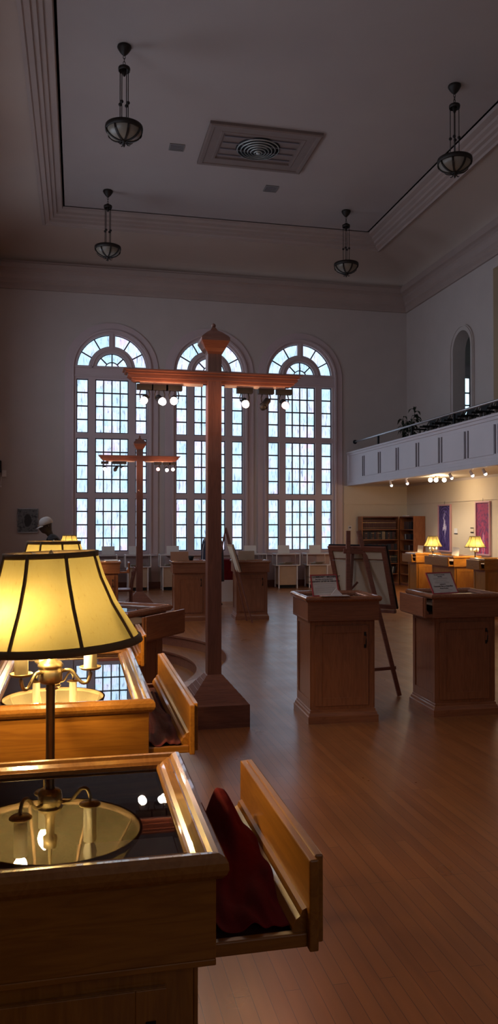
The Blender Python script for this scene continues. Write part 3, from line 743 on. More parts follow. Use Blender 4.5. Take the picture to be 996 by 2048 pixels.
# ------------------------------------------------------------------ signs and boards on the desks
def text(body, size, loc, parent, m, bold=0, align='CENTER', name='lettering'):
    cu = bpy.data.curves.new(name, 'FONT'); cu.body = body; cu.size = size; cu.align_x = align; cu.extrude = .0003; cu.offset = bold
    cu.materials.append(m); o = bpy.data.objects.new(name, cu); C.objects.link(o); dg = bpy.context.evaluated_depsgraph_get(); me = bpy.data.meshes.new_from_object(o.evaluated_get(dg)); me.name = name
    bpy.data.objects.remove(o); me.materials.clear(); me.materials.append(m)
    o = bpy.data.objects.new(name, me); C.objects.link(o); o.parent = parent; o.location = loc; o.rotation_euler = (pi/2,0,0)
    return o
def sign(label, loc, rz, w, h, lean, lines, foot=True, shear=0, holder='redframe', cat='sign', group=None, name='sign'):
    t = thing(name, label, cat, loc, 0, group, rot=(-lean,shear,rz))
    b = MB(); b.box(-w/2,w/2,0,.004,0,h); b.build('board', M['paper'], t)
    f = MB(); e = .007
    f.box(-w/2-.002,w/2+.002,-.003,.006,h-e,h+.002); f.box(-w/2-.002,w/2+.002,-.003,.006,-.001,e); f.box(-w/2-.002,-w/2+e,-.003,.006,e,h-e); f.box(w/2-e,w/2+.002,-.003,.006,e,h-e)
    f.build('frame', M[holder], t)
    for (z, s, tx, kind) in lines:
        if kind == 'bar':
            g = MB(); 
            random.seed(int(z*1e4)); x = -s/2
            while x < s/2-.004:
                l = random.uniform(.004,.012); g.box(x, min(x+l,s/2), -.0006, 0, h*z-.0012, h*z+.0012); x += l+.003
            g.build('small_print', M['greyink'], t)
        else: text(tx, s, (0,-.0006,h*z), t, M['ink'], kind)
    return t
dz = 1.02
P1L = [(.86,.020,'"THE COMMUNITY MAGNIFICAT"',.0006),(.765,.0125,'Saint Mary, and Opening Panels',.0004),(.655,.0165,'CALLIGRAPHY ARTIST IN WISCONSIN',.0006)] + \
      [(.57,.19,'','bar'),(.47,.14,'','bar')]+[(.40-.05*i,.18,'','bar') for i in range(6)]
sign('red framed white notice on the left desk, headed in bold capitals', (1.965,6.03,dz-.001), R(9), .235, .175, R(17), P1L)
fo = MB(); fo.box(-.118,.118,-.03,.06,0,.004); fo.build('acrylic_base', M['acrylic'], None)
o = bpy.data.objects['acrylic_base']; o.location = (2.02,5.985,dz+.001); o.rotation_euler = (0,0,R(-3)); tag(o, 'clear slab foot lying under the left red framed notice', 'sign base')
t = MB(); t.extrude([(-.052,0),(.052,0),(.0,.058)], -.001, .001, 'y'); t.extrude([(-.052,0),(.052,0),(.0,.0575)], .001, .012, 'y'); o = t.build('folded_card', M['whitelam'], None); o.location = (2.035,5.975,dz+.006); o.rotation_euler = (R(-10),0,R(-3)); tag(o, 'small pale pointed card leaning at the corner of the left notice', 'card')
P2L = [(.87,.011,'Directions to Community',.0003),(.785,.0115,'Saint Mary',.0005)]+[(.73-.04*i,.15,'','bar') for i in range(2)]+[(.62,.12,'','bar')]+[(.55-.045*i,.15,'','bar') for i in range(2)] + \
      [(.42,.012,'presented by',.0003),(.32,.0155,'Community Sisters of Saint Mary',.0005),(.225,.0125,'Western Province',.0004),(.16,.16,'','bar'),(.08,.12,'','bar')]
sign('red framed white notice on the right desk, leaning sideways', (3.015,6.03,dz-.001), R(15), .27, .195, R(30), P2L)

def board(label, loc, rz, w, h, lean, m, cat='display board', group=None, name='display_board', edge='tan'):
    t = thing(name, label, cat, loc, 0, group, rot=(-lean,0,rz))
    b = MB(); b.box(-w/2,w/2,0,.006,0,h); b.build('panel', M[m], t, bevel=.001)
    f = MB(); f.extrude([(.006,0),(.10,.0),(.006,h*.75)], -.004, .004, 'x'); f.build('strut', M[edge], t)
    return t
board('tan blank back of a board standing on the desk by the thin easel', (2.80,12.93,.99), 0, .28, .155, R(8), 'tan')
M['orange'] = speckled('orange_board', (.50,.24,.13), (.46,.22,.12), .6)
board('orange tan board standing on the desk behind the tall post', (1.66,12.93,.99), 0, .30, .15, R(8), 'orange')
board('tan board edge standing on the dark desk by the slim post', (.27,12.93,1.0), R(50), .26, .15, R(12), 'tan')
o = MB().box(-.11,.11,-.08,.08,0,.006).build('paper_sheet', M['paper']); o.location = (.54,12.96,1.003); o.rotation_euler = (R(3),0,R(10)); tag(o, 'white paper sheet lying on the dark desk by the slim post', 'paper')
# papers standing on the right-hand row
sign('white page propped beside the lamp before the purple painting', (7.02,15.22,1.0), R(-10), .11, .15, R(10), [(.8,.07,'','bar'),(.65,.08,'','bar'),(.5,.08,'','bar')], shear=R(8), holder='whitelam', group=None, name='page_holder', cat='page holder')
sign('grey white page leaning on the long desk between the two lamps', (7.0,13.62,1.0), R(-10), .13, .16, R(10), [(.8,.09,'','bar'),(.65,.09,'','bar'),(.5,.09,'','bar')], shear=R(9), holder='whitelam', name='page_holder', cat='page holder')
t = MB(); t.extrude([(-.09,0),(.09,0),(.0,.13)], -.001, .003, 'y'); t.extrude([(-.02,0),(.13,0),(.05,.09)], .02, .023, 'y'); o = t.build('folded_leaflet', M['paper']); o.location = (7.02,11.33,1.0); o.rotation_euler = (R(-8),0,R(-8)); tag(o, 'white folded leaflet standing on the last desk at the photo edge', 'leaflet')

# ------------------------------------------------------------------ red cloths
def cloth(name, label, loc, w, l, hgt, seed, lift=1.0):
    """velvet swag lying in a drawer, bunched up at its far end"""
    random.seed(seed); nx, ny = 14, 34; vs = []; fs = []
    ph = [random.uniform(0,6) for _ in range(6)]
    for j in range(ny+1):
        v = j/ny
        for i in range(nx+1):
            u = i/nx
            x = -w/2+w*u; y = -l/2+l*v
            rise = hgt*(max(0, (v-.2)/.8)**1.5)
            fold = .010*sin(9*u+ph[0]+3*v)+.007*sin(17*u+ph[1]-5*v)+.006*sin(14*v+ph[2]+4*u)
            peak = lift*.055*math.exp(-((u-.52-.25*(1-v))/.22)**2)*max(0,(v-.45)/.55)
            z = .012+rise*(.35+.65*math.exp(-((u-.55)/.4)**2))+peak+abs(fold)
            if v > .93: z -= (v-.93)*1.1*(1-.4*u)*lift
            vs.append((x*(1-.35*v*v)+.01*sin(7*v+ph[3]), y, z))
    for j in range(ny):
        for i in range(nx): a = j*(nx+1)+i; fs.append((a,a+1,a+nx+2,a+nx+1))
    m = MB(); m.add(vs, fs, True); o = m.build(name, M['velvet']); o.location = loc
    s = o.modifiers.new('thick','SOLIDIFY'); s.thickness = .004
    s2 = o.modifiers.new('sub','SUBSURF'); s2.levels = 1; s2.render_levels = 1
    return tag(o, label, 'cloth')
M['velvetr'] = speckled('bright_red_velvet', (.17,.012,.015), (.12,.008,.01), .95, (20,20,20), .3, spec=.1)
cl = cloth('velvet_cloth', 'dark red velvet cloth bunched up in the open drawer of the nearest desk', (.335,1.655,.842), .15, .50, .075, 3); cl.data.materials[0] = M['velvetr']
cloth('velvet_cloth', 'dark red cloth lying low in the open drawer of the lit long desk', (.295,3.02,.842), .11, .78, .02, 5, .2)
o = MB().box(-.10,.10,-.11,.11,0,.004).build('document', M['paper']); o.location = (.10,1.56,.93); tag(o, 'pale document lying under the glass of the nearest desk', 'document')
o = MB().box(-.16,.16,-.10,.10,0,.004).build('document', M['paper']); o.location = (3.18,6.28,.921); tag(o, 'pale document under the glass of the desk with the sideways notice', 'document')

# ------------------------------------------------------------------ easels and framed canvases
def framed_back(label, loc, rot, w, h, name='framed_canvas'):
    t = thing(name, label, 'canvas', loc, 0, None, rot=rot)
    f = MB(); e = .045
    f.box(-w/2,w/2,0,.03,0,e); f.box(-w/2,w/2,0,.03,h-e,h); f.box(-w/2,-w/2+e,0,.03,e,h-e); f.box(w/2-e,w/2,0,.03,e,h-e)
    f.box(-w/2+e, w/2-e, .002, .012, h*.80, h*.80+.004)
    f.build('stretcher_frame', M['brownx'], t, bevel=.002)
    c = MB(); c.box(-w/2+e,w/2-e,.012,.02,e,h-e); c.build('canvas_back', M['linen'], t)
    k = MB(); k.box(-w/2-.006,w/2+.006,.03,.05,-.006,h+.006); k.build('picture_rim', M['black'], t)
    wi = MB(); wi.tube([(-w/2+e*.6,-.004,h*.78),(-.05,-.012,h*.755),(w/2-e*.6,-.004,h*.78)], .0015, 5); wi.build('hanging_wire', M['steel'], t)
    return t
# big easel behind the left sign desk, seen from behind
E = Vector
t = thing('easel', 'wooden studio easel seen from behind, carrying the wide framed canvas', 'easel', (2.62,6.95,0))
def eb(nm, p, q, w=.035, tk_=.022):
    m = MB(); m.bar(Vector(p)-Vector((2.62,6.95,0)), Vector(q)-Vector((2.62,6.95,0)), w, tk_, (0,1,0)); return m.build(nm, M['brownx'], t, bevel=.002)
eb('leg', (2.60,6.99,1.535), (2.925,6.80,.005), .04, .025)
eb('leg', (2.495,6.99,1.535), (2.42,6.80,.005), .04, .025)
eb('rear_leg', (2.545,7.02,1.36), (2.66,7.55,.005), .03, .022)
eb('mast', (2.555,7.03,1.36), (2.45,6.93,.35), .03, .022)
eb('crossbar', (2.44,6.965,1.345), (2.70,6.965,1.335), .045, .02)
eb('crossbar', (2.425,6.83,.24), (2.905,6.835,.26), .03, .02)
eb('crossbar', (2.53,7.02,.98), (2.60,7.02,1.05), .02, .015)
framed_back('wide framed canvas seen from behind, leaning on the wooden easel', (2.735,7.14,.79), (R(20),0,R(-50)), .62, .63)
eb('ledge', (2.52,7.36,.772), (2.93,6.90,.772), .03, .05)
# thin easel by the far desk
t = thing('easel', 'thin wooden easel holding a picture edge-on beside the far desk', 'easel', (2.55,12.55,0))
def eb2(nm, p, q, w=.022, tk_=.018):
    m = MB(); m.bar(Vector(p)-Vector((2.55,12.55,0)), Vector(q)-Vector((2.55,12.55,0)), w, tk_, (0,1,0)); return m.build(nm, M['brownz'], t)
eb2('leg', (2.35,12.42,1.54), (2.76,12.30,.005)); eb2('leg', (2.35,12.5,1.54), (2.73,12.58,.005)); eb2('rear_leg', (2.35,12.46,1.52), (2.05,12.46,.005)); eb2('ledge', (2.56,12.2,.82), (2.56,12.66,.82), .05, .02)
t = thing('framed_picture', 'framed picture seen edge-on, leaning on the thin easel', 'picture', (2.57,12.43,.835), 0, None, rot=(0,R(-17),0))
m = MB(); m.box(-.035,-.008,-.21,.21,0,.46); m.build('frame', M['tan'], t, bevel=.003)
m = MB(); m.box(-.038,-.035,-.18,.18,.03,.43); m.build('picture', M['linen'], t)
m = MB(); m.box(-.008,0,-.21,.21,0,.46); m.build('backing', M['black'], t)

# ------------------------------------------------------------------ white display cases along the window wall
def case(label, x, proto=None):
    if proto is not None:
        c = copy_tree(proto); c.location = (x, 19.02, 0); tag(c, label, 'display case'); return c
    t = thing('glass_display_case', label, 'display case', (x,19.02,0), 0, 'white framed glass cases below the arched windows')
    c = MB(); c.box(-.22,.22,-.18,.20,.08,.57); c.build('cabinet', M['tan'], t)
    for s in (-1,1):
        for y0 in (-.20,.19): MB().box(s*.235-.012,s*.235+.012,y0,y0+.024,.0,.57).build('leg', M['whitelam'], t)
    f = MB(); f.box(-.19,.19,-.15,.17,.0,.08); f.build('toe_kick', M['black'], t)
    f = MB(); e = .011; a, b, z0, z1 = .30, .21, .57, .855
    for s in (-1,1):
        for q in (-1,1): f.box(s*a-e,s*a+e,q*b-e,q*b+e,z0,z1)
        f.box(-a,a,s*b-e,s*b+e,z0-e,z0+e); f.box(-a,a,s*b-e,s*b+e,z1-e,z1+e); f.box(s*a-e,s*a+e,-b,b,z0-e,z0+e); f.box(s*a-e,s*a+e,-b,b,z1-e,z1+e)
    f.build('vitrine_frame', M['whitelam'], t)
    f = MB(); f.box(-a+e,a-e,-b+e,b-e,z0-.01,z0+.005); f.build('case_floor', M['vent'], t)
    f = MB(); f.box(-.16,.14,-.09,.10,z0+.008,z0+.05); f.box(-.05,.2,-.12,.02,z0+.05,z0+.07); f.build('exhibit', M['linen'], t)
    f = MB(); f.box(-a+e,a-e,-b-.002,-b+.002,z0+e,z1-e); f.box(-a+e,a-e,-b+e,b-e,z1-.002,z1+.002); f.build('glazing', M['glass'], t)
    return t
from math import tan
xs = [(.10,'glass case in the corner below the first window, mostly behind lamps'), (1.05,'glass case under the left half of the first window, behind the dark desk'),(1.86,'glass case right of the slim post'),
      (2.72,'glass case behind the garment and tall post'),(3.62,'glass case behind the thin easel'),(4.36,'glass case directly behind the tan board desk'),(5.02,'glass case below the left edge of the third window'),(5.83,'glass case below the third window, next to the framed canvas')]
xs = [(-.35,'white framed glass case in the corner, mostly behind lampshades'),(.62,'white framed glass case behind the dark desk with the chair'),(1.42,'white framed glass case crossed by the slim post'),(2.25,'white framed glass case in the clear between the slim and tall posts'),
      (4.28,'white framed glass case just behind the desk with the tan board'),(5.14,'white framed glass case below the left lights of the third window'),(5.93,'white framed glass case partly behind the framed canvas')]
pc = None
for x, lab in xs:
    r = case(lab, x, pc); pc = pc or r
pg = None
ps = [(.30,'small grey notice on the glass case behind the biggest lampshade'),(.72,'small grey notice on the glass case left of the slim post'),(1.36,'small grey notice on the glass case touching the slim post'),(2.27,'small pale notice before the strip of wall between first two windows'),(4.20,'small pale notice above the tan board'),(5.06,'small white notice on the case under the third window'),(5.88,'small white notice beside the framed canvas')]
for x, lab in ps:
    if x == .30: continue
    o = sign(lab, (x,18.95,.867), 0, .30, .20, R(12), [(.8,.16,'','bar'),(.6,.2,'','bar'),(.4,.2,'','bar')], holder='whitelam', name='notice_board', cat='notice', group='notices on the glass cases')

# table with a dark red cloth behind the easel
t = thing('draped_table', 'table under a dark red cloth behind the thin easel', 'table', (2.96,16.2,0))
m = MB(); m.box(-.42,.42,-.28,.28,.82,.85); m.build('tabletop', M['brownx'], t)
for sx in (-1,1):
    for sy in (-1,1): MB().box(sx*.38-.02,sx*.38+.02,sy*.24-.02,sy*.24+.02,0,.82).build('leg', M['brownx'], t)
m = MB(); m.extrude([(-.44,.855),(.44,.855),(.44,.50),(.30,.46),(0,.40),(-.2,.33),(-.44,.36)], -.295, -.288, 'y'); m.box(-.44,.44,-.295,.295,.85,.857)
o = m.build('table_cloth', M['velvetr']); o.location = (2.96,16.2,.001); tag(o, 'dark red cloth hanging aslant over the far table', 'tablecloth')
m = MB(); m.box(-.36,.40,-.02,.02,.0,.44); o = m.build('white_panel', M['whitelam']); o.location = (2.96,15.86,0); tag(o, 'plain white panel standing on the floor before the red cloth table', 'panel')
sign('small grey framed card on the red cloth table', (2.86,16.15,.858), R(10), .22, .18, R(8), [(.75,.14,'','bar'),(.5,.14,'','bar')], holder='black', name='framed_card', cat='card')
# dark garment behind the tall post, with a dark cup
t = thing('garment_stand', 'dark blue garment with white piping hanging behind the tall post', 'garment stand', (2.62,15.3,0))
m = MB(); m.lathe([(.001,0),(.2,0),(.2,.02),(.03,.04),(.015,.06),(.015,1.38),(.001,1.39)], n=20); m.build('stand', M['black'], t)
m = MB(); m.lathe([(.10,.45),(.24,.46),(.235,.8),(.22,1.1),(.20,1.25),(.16,1.33),(.06,1.385),(.02,1.39)], n=24); 
g = m.build('robe', M['navy'], t); g.scale = (1,.6,1)
m = MB()
for a in (205,235): m.tube([(.245*cos(R(a)), .245*.62*sin(R(a)), .47),(.22*cos(R(a)),.22*.64*sin(R(a)),1.1),(.17*cos(R(a)),.17*.66*sin(R(a)),1.33)], .006, 6)
m.build('piping', M['whitelam'], t)
m = MB(); m.lathe([(.001,0),(.03,0),(.035,.02),(.055,.075),(.05,.075),(.03,.02),(.001,.015)], n=16); o = m.build('goblet_cup', M['black']); o.location = (1.86,12.98,.99); tag(o, 'small dark cup standing behind the orange tan board', 'cup')

# chair by the dark desk
t = thing('side_chair', 'plain wooden chair drawn up behind the dark desk by the slim post', 'chair', (.74,13.62,0))
m = MB(); m.box(-.20,.18,-.20,.20,.45,.485); m.build('seat', M['brownx'], t, bevel=.006)
for s in (-1,1):
    m = MB(); pts = [(.19,s*.18,0),(.165,s*.18,.25),(.165,s*.18,.45),(.185,s*.18,.62),(.225,s*.18,.80),(.25,s*.18,.86)]
    for a, b in zip(pts, pts[1:]): m.bar(a, b, .035, .03, (0,1,0))
    m.build('leg', M['brownz'], t)
    m = MB(); m.bar((-.17,s*.17,0),(-.17,s*.17,.45),.034,.034,(0,1,0)); m.build('leg', M['brownz'], t)
m = MB(); m.box(.185,.215,-.18,.18,.66,.71); m.box(.215,.24,-.18,.18,.78,.85); m.box(.17,.20,-.02,.02,.5,.78); m.build('backrest', M['brownx'], t)
m = MB()
for s in (-1,1): m.box(-.17,.17,s*.17-.01,s*.17+.01,.14,.165)
m.box(-.18,-.16,-.17,.17,.22,.245); m.build('stretcher', M['brownx'], t)

# ------------------------------------------------------------------ bookcases and books
def bookcase(label, loc, rz, w, d, h, shelves, mt):
    t = thing('bookcase', label, 'bookcase', loc, rz)
    for s in (-1,1):
        m = MB(); m.box(s*w/2-.012-s*.012, s*w/2+.012-s*.012, -d/2, d/2, 0, h); m.build('side_panel', M[mt], t, bevel=.002)
    m = MB(); m.box(-w/2+.024,w/2-.024,-d/2,d/2,h-.03,h); m.build('top_panel', M['brownx'], t)
    m = MB(); m.box(-w/2+.024,w/2-.024,d/2-.01,d/2,.0,h-.03); m.build('back_panel', M['brownx'], t)
    m = MB(); m.box(-w/2+.024,w/2-.024,-d/2+.01,-d/2+.03,0,.05); m.build('kick_board', M['brownx'], t)
    for z in shelves:
        m = MB(); m.box(-w/2+.024,w/2-.024,-d/2+.006,d/2-.01,z-.02,z); m.build('shelf', M['cherryx'], t)
    return t
M['cherryx'] = wood('cherry_shelf_board', (.40,.16,.06), (.28,.10,.035), 'x', .4, .2)
SH = [.07,.30,.575,.915,1.195,1.46]
LB = (7.75,19.36); LW = 1.03
bookcase('wide brown bookcase against the window wall, full of dark volumes', (LB[0],LB[1],0), 0, LW, .30, 1.80, SH, 'cherry')
RB_ = (8.47,18.84); RW = .88
bookcase('narrow orange brown bookcase turned at right angles in the corner', (RB_[0],RB_[1],0), R(-90), RW, .32, 1.80, SH, 'cherry')
BM = {k: speckled('book_'+k, c, tuple(a*.7 for a in c), .55) for k, c in {'maroon':(.09,.03,.025),'navy':(.03,.035,.05),'brown':(.12,.06,.035),'green':(.03,.045,.03),'tan':(.30,.22,.14),'black':(.02,.02,.02),'pale':(.5,.46,.38)}.items()}
gilt = mat('gilt', (.5,.38,.18), .4, .6)
BP = {}
def book_proto(kind, w, h, d, bands):
    key = (kind, round(w,3), round(h,2), d, bands)
    if key in BP: return BP[key]
    m = MB()
    m.box(-w/2, -w/2+.003, -d/2, d/2, 0, h); m.box(w/2-.003, w/2, -d/2, d/2, 0, h)
    m.extrude([(-w/2,-d/2),(-w/4,-d/2-.005),(w/4,-d/2-.005),(w/2,-d/2),(w/2,-d/2+.004),(-w/2,-d/2+.004)], 0, h, 'z')
    m.cur = 1; m.box(-w/2+.003, w/2-.003, -d/2+.004, d/2-.006, .004, h-.005)
    if bands:
        m.cur = 2; m.box(-w/2+.002, w/2-.002, -d/2-.007, -d/2, h*.78, h*.84); m.box(-w/2+.002, w/2-.002, -d/2-.007, -d/2, h*.16, h*.19)
    o = m.build('book', [BM[kind], M['paper'], gilt]); BP[key] = o; o['_used'] = 0
    return o
def put_book(kind, w, h, d, bands, loc, rz, label, group, lean=0):
    p = book_proto(kind, w, h, d, bands)
    if p['_used']: o = p.copy(); C.objects.link(o)
    else: o = p
    p['_used'] = 1
    o.location = loc; o.rotation_euler = (0, lean, rz); tag(o, label, 'book', group)
nm = {0:'bottom',1:'second lowest',2:'third lowest',3:'middle',4:'second highest',5:'top'}
rows = {5:('uniform maroon volume in the long set on the wide bookcase, top shelf','books on the top shelf'),
        4:('mixed dark hardback, second highest shelf of the wide bookcase','books on the second highest shelf'),
        3:('low dark volume on the middle shelf of the wide bookcase','books on the middle shelf'),
        2:('dark banded volume on the third lowest shelf of the wide bookcase','books on the third lowest shelf'),
        1:('slanting book on the second lowest shelf of the wide bookcase','books on the second lowest shelf')}
for r, (lab, grp) in rows.items():
    x = LB[0]-LW/2+.04; end = LB[0]+LW/2-.045; z = SH[r]; random.seed(r*11)
    while x < end-.03:
        if r == 5: k, w, h, b = 'maroon', .036, .215, True
        elif r == 4:
            u = (x-LB[0]+LW/2)/LW; k = 'tan' if .55 < u < .64 else random.choice(['maroon','brown','navy','black']); w = random.choice([.026,.034,.04]); h = .20 if k != 'tan' else .21; b = random.random() < .3
        elif r == 3: k, w, h, b = random.choice(['black','navy','maroon']), .04, .16, False
        elif r == 2: k, w, h, b = random.choice(['black','brown']), .04, .20, True
        else: k, w, h, b = random.choice(['pale','brown','black','black']), .03, .18, False
        lean = R(8) if (r == 1 and x > LB[0]) else 0
        put_book(k, w, h, .16, b, (x+w/2, LB[1]-.02, z+(.003 if lean else 0)), 0, lab, grp, lean)
        x += w+.0015+(.02 if lean else 0)
for r in (1,2,3,4,5):
    random.seed(40+r); y = RB_[1]+RW/2-.04
    n_ = {1:0,2:0,3:9,4:10,5:12}[r]; hh = {3:.13,4:.14,5:.2,2:.15,1:.1}[r]
    for k_ in range(n_):
        w = .04; k = random.choice(['black','navy','brown','maroon'] + (['pale'] if r < 5 else []))
        put_book(k, w, hh, .15, False, (RB_[0]+.03, y-w/2, SH[r]), R(-90), 'dark book on the %s shelf of the narrow corner bookcase' % nm[r], 'corner bookcase, %s shelf' % nm[r])
        y -= w+.0015
for r, zz in ((0,5),(1,3)):
    for k_ in range(zz):
        m = MB(); m.box(-.13,.13,-.10,.10,0,.006); m.box(-.128,.128,-.098,.098,.006,.012)
        o = m.build('magazine', [BM['pale'] if k_ % 2 == 0 else BM['tan']]); o.location = (RB_[0]-.01, 18.72+.03*sin(k_*2), SH[r]+.0135*k_); o.rotation_euler = (0,0,R(90+9*sin(k_*3)))
        tag(o, 'pale magazine in the loose pile on the %s shelf of the corner bookcase' % nm[r], 'magazine', 'magazines on the %s shelf' % nm[r])
m = MB(); m.box(-.05,.05,-.10,.10,0,.02); o = m.build('flat_box', M['paper']); o.location = (8.35,18.95,1.80); tag(o, 'flat white box lying on top of the corner bookcase', 'box')

# ------------------------------------------------------------------ pictures on walls
def painting_mat(name, kind):
    m = mat(name, (.2,.1,.2), .5); p = m.node_tree.nodes['Principled BSDF']
    tc = N(m, 'ShaderNodeTexCoord'); sp = N(m, 'ShaderNodeSeparateXYZ'); L(m, tc.outputs['Object'], sp.inputs[0])
    # pointed/round concentric arches from distance to an axis
    def M1(op, a, b=None, c=None):
        n = N(m, 'ShaderNodeMath', operation=op)
        for i, q in enumerate((a,b,c)):
            if q is None: continue
            if isinstance(q, (int,float)): n.inputs[i].default_value = q
            else: L(m, q, n.inputs[i])
        return n.outputs[0]
    y = sp.outputs['Y']; z = sp.outputs['Z']
    no = N(m, 'ShaderNodeTexNoise'); no.inputs['Scale'].default_value = 6; no.inputs['Detail'].default_value = 3; L(m, tc.outputs['Object'], no.inputs['Vector'])
    if kind == 'purple':
        zz = M1('MAXIMUM', M1('SUBTRACT', z, .22), 0)
        r = M1('SQRT', M1('ADD', M1('POWER', M1('MULTIPLY', y, 1.0), 2), M1('POWER', zz, 2)))
        v = M1('ADD', M1('MULTIPLY', r, 26), M1('MULTIPLY', no.outputs['Fac'], 4))
        f = M1('PINGPONG', v, 1)
        c1 = ramp(m, f, [(0,(.015,.008,.06)),(.6,(.05,.03,.17)),(.88,(.11,.07,.28)),(1,(.22,.18,.40))])
        # pale figure
        fy = M1('ABSOLUTE', M1('ADD', y, M1('MULTIPLY', M1('SUBTRACT', no.outputs['Fac'], .5), .35)))
        fz = M1('ABSOLUTE', M1('SUBTRACT', z, .05))
        g = M1('ADD', M1('MULTIPLY', fy, 9), M1('MULTIPLY', fz, 2.4))
        n3 = N(m, 'ShaderNodeTexNoise'); n3.inputs['Scale'].default_value = 26; n3.inputs['Distortion'].default_value = 2; L(m, tc.outputs['Object'], n3.inputs['Vector'])
        g2 = M1('ADD', g, M1('MULTIPLY', M1('SUBTRACT', n3.outputs['Fac'], .5), 1.6))
        fig = ramp(m, g2, [(.2,(.75,.72,.82)),(.55,(.42,.36,.55)),(.9,(.0,.0,.0))])
        mx = N(m, 'ShaderNodeMix', data_type='RGBA', blend_type='SCREEN'); mx.inputs[0].default_value = .9; L(m, c1, mx.inputs[6]); L(m, fig, mx.inputs[7]); L(m, mx.outputs[2], p.inputs['Base Color'])
    else:
        ay = M1('ABSOLUTE', y); q = M1('MAXIMUM', M1('ADD', z, .32), 0)
        v = M1('ADD', M1('MULTIPLY', ay, 34), M1('MULTIPLY', M1('POWER', q, 1.3), 12))
        v = M1('ADD', v, M1('MULTIPLY', no.outputs['Fac'], 3.0))
        c1 = ramp(m, M1('DIVIDE', v, 9.5), [(.14,(.55,.05,.06)),(.24,(.62,.20,.30)),(.34,(.55,.35,.50)),(.44,(.16,.05,.14)),(.5,(.30,.06,.14)),(1,(.22,.05,.13))])
        n3 = N(m, 'ShaderNodeTexWave'); n3.inputs['Scale'].default_value = 9; n3.inputs['Distortion'].default_value = 9; n3.inputs['Detail'].default_value = 2; L(m, tc.outputs['Object'], n3.inputs['Vector'])
        mx = N(m, 'ShaderNodeMix', data_type='RGBA', blend_type='OVERLAY'); mx.inputs[0].default_value = .55; L(m, c1, mx.inputs[6]); L(m, ramp(m, n3.outputs['Fac'], [(0,(.10,.08,.26)),(1,(.80,.25,.30))]), mx.inputs[7]); L(m, mx.outputs[2], p.inputs['Base Color'])
    return m
frpink = mat('rose_frame', (.62,.36,.38), .35, .2)
def painting(label, y, z, w, h, kind, rz=0):
    t = thing('tall_painting', label, 'painting', (XR-.014,y,z), rz)
    m = MB(); m.box(-.02,-.001,-w/2+.03,w/2-.03,-h/2+.03,h/2-.03); m.build('canvas', painting_mat('painting_'+kind, kind), t)
    m = MB(); e = .035
    for y0,y1,z0,z1 in ((-w/2,w/2,h/2-e,h/2),(-w/2,w/2,-h/2,-h/2+e),(-w/2,-w/2+e,-h/2+e,h/2-e),(w/2-e,w/2,-h/2+e,h/2-e)): m.box(-.045,-.001,y0,y1,z0,z1)
    m.build('frame', frpink, t, bevel=.004)
    m = MB(); m.tube([(-.02,0,h/2),(-.02,0,h/2+.07)], .003, 5); m.build('hook', M['darkmetal'], t)
painting('tall narrow painting in purple and blue with a pale arch-framed figure', 17.30, 1.50, .66, 1.14, 'purple')
painting('tall narrow painting in red and crimson with a pointed arch shape', 15.48, 1.505, .62, 1.18, 'red')
def small(name, label, cat, x0,x1,y0,y1,z0,z1, m, m2=None):
    t = thing(name, label, cat, ((x0+x1)/2,(y0+y1)/2,z0)); a, b = (x1-x0)/2, (y1-y0)/2
    k = MB(); k.box(-a,a,-b,b,0,z1-z0); k.build('plate', m, t, bevel=.002)
    return t, a, b
t, a, b = small('wall_label', 'small white caption card right of the purple painting', 'label', XR-.022,XR-.012, 16.68,16.84, 1.38,1.50, M['paper'])
k = MB(); k.box(-a-.004,-a,-b,b,-.012,.004); k.build('ledge', M['black'], t)
t, a, b = small('wall_label', 'small caption card with dark strips left of the red painting', 'label', XR-.022,XR-.012, 15.92,16.06, 1.40,1.52, M['cream'])
k = MB(); k.box(-a-.003,-a,-b,b,.10,.12); k.box(-a-.003,-a,-b,b,0,.025); k.build('dark_strip', M['black'], t)
t, a, b = small('light_switch', 'small white switch box on the window wall beside the last window', 'switch', 7.02-.045,7.02+.045, YB-.03,YB-.012, 1.44,1.55, M['paper'])
k = MB(); k.box(-.025,.025,-b-.004,-b,.045,.085); k.build('dial', M['vent'], t)
# framed picture on the window wall
t = thing('wall_picture', 'grey picture of a robed figure in a wavy silver frame on the window wall', 'picture', (-1.17,YB-.03,1.68))
pm = mat('picture_print', (.1,.1,.1), .5); p_ = pm.node_tree.nodes['Principled BSDF']
tc = N(pm, 'ShaderNodeTexCoord'); mp_ = N(pm, 'ShaderNodeMapping'); mp_.inputs['Scale'].default_value = (9,1,5); L(pm, tc.outputs['Object'], mp_.inputs[0])
gr = N(pm, 'ShaderNodeTexGradient', gradient_type='SPHERICAL'); L(pm, mp_.outputs[0], gr.inputs[0])
wv = N(pm, 'ShaderNodeTexNoise'); wv.inputs['Scale'].default_value = 14; L(pm, tc.outputs['Object'], wv.inputs[0])
ad = N(pm, 'ShaderNodeMath', operation='MULTIPLY_ADD'); ad.inputs[1].default_value = .6; L(pm, wv.outputs['Fac'], ad.inputs[0]); L(pm, gr.outputs['Fac'], ad.inputs[2])
L(pm, ramp(pm, ad.outputs[0], [(.2,(.035,.04,.045)),(.32,(.16,.17,.18)),(.45,(.14,.15,.16)),(.6,(.02,.02,.022))]), p_.inputs['Base Color'])
m = MB(); m.box(-.225,.225,-.01,0.028,-.27,.27); m.build('print', pm, t)
m = MB(); n = 60
def wavy(i, off):
    per = [(-.235,-.285),(.235,-.285),(.235,.285),(-.235,.285)]
    q = i/n*4; k = int(q) % 4; f = q-int(q); a = Vector(per[k]); b = Vector(per[(k+1)%4]); p = a+(b-a)*f
    w = 1+.018*sin(i*2.4); return Vector((p.x*w, off, p.y*w))
m.tube([wavy(i,-.012) for i in range(n+1)], .012, 6); m.build('frame', M['steel'], t)
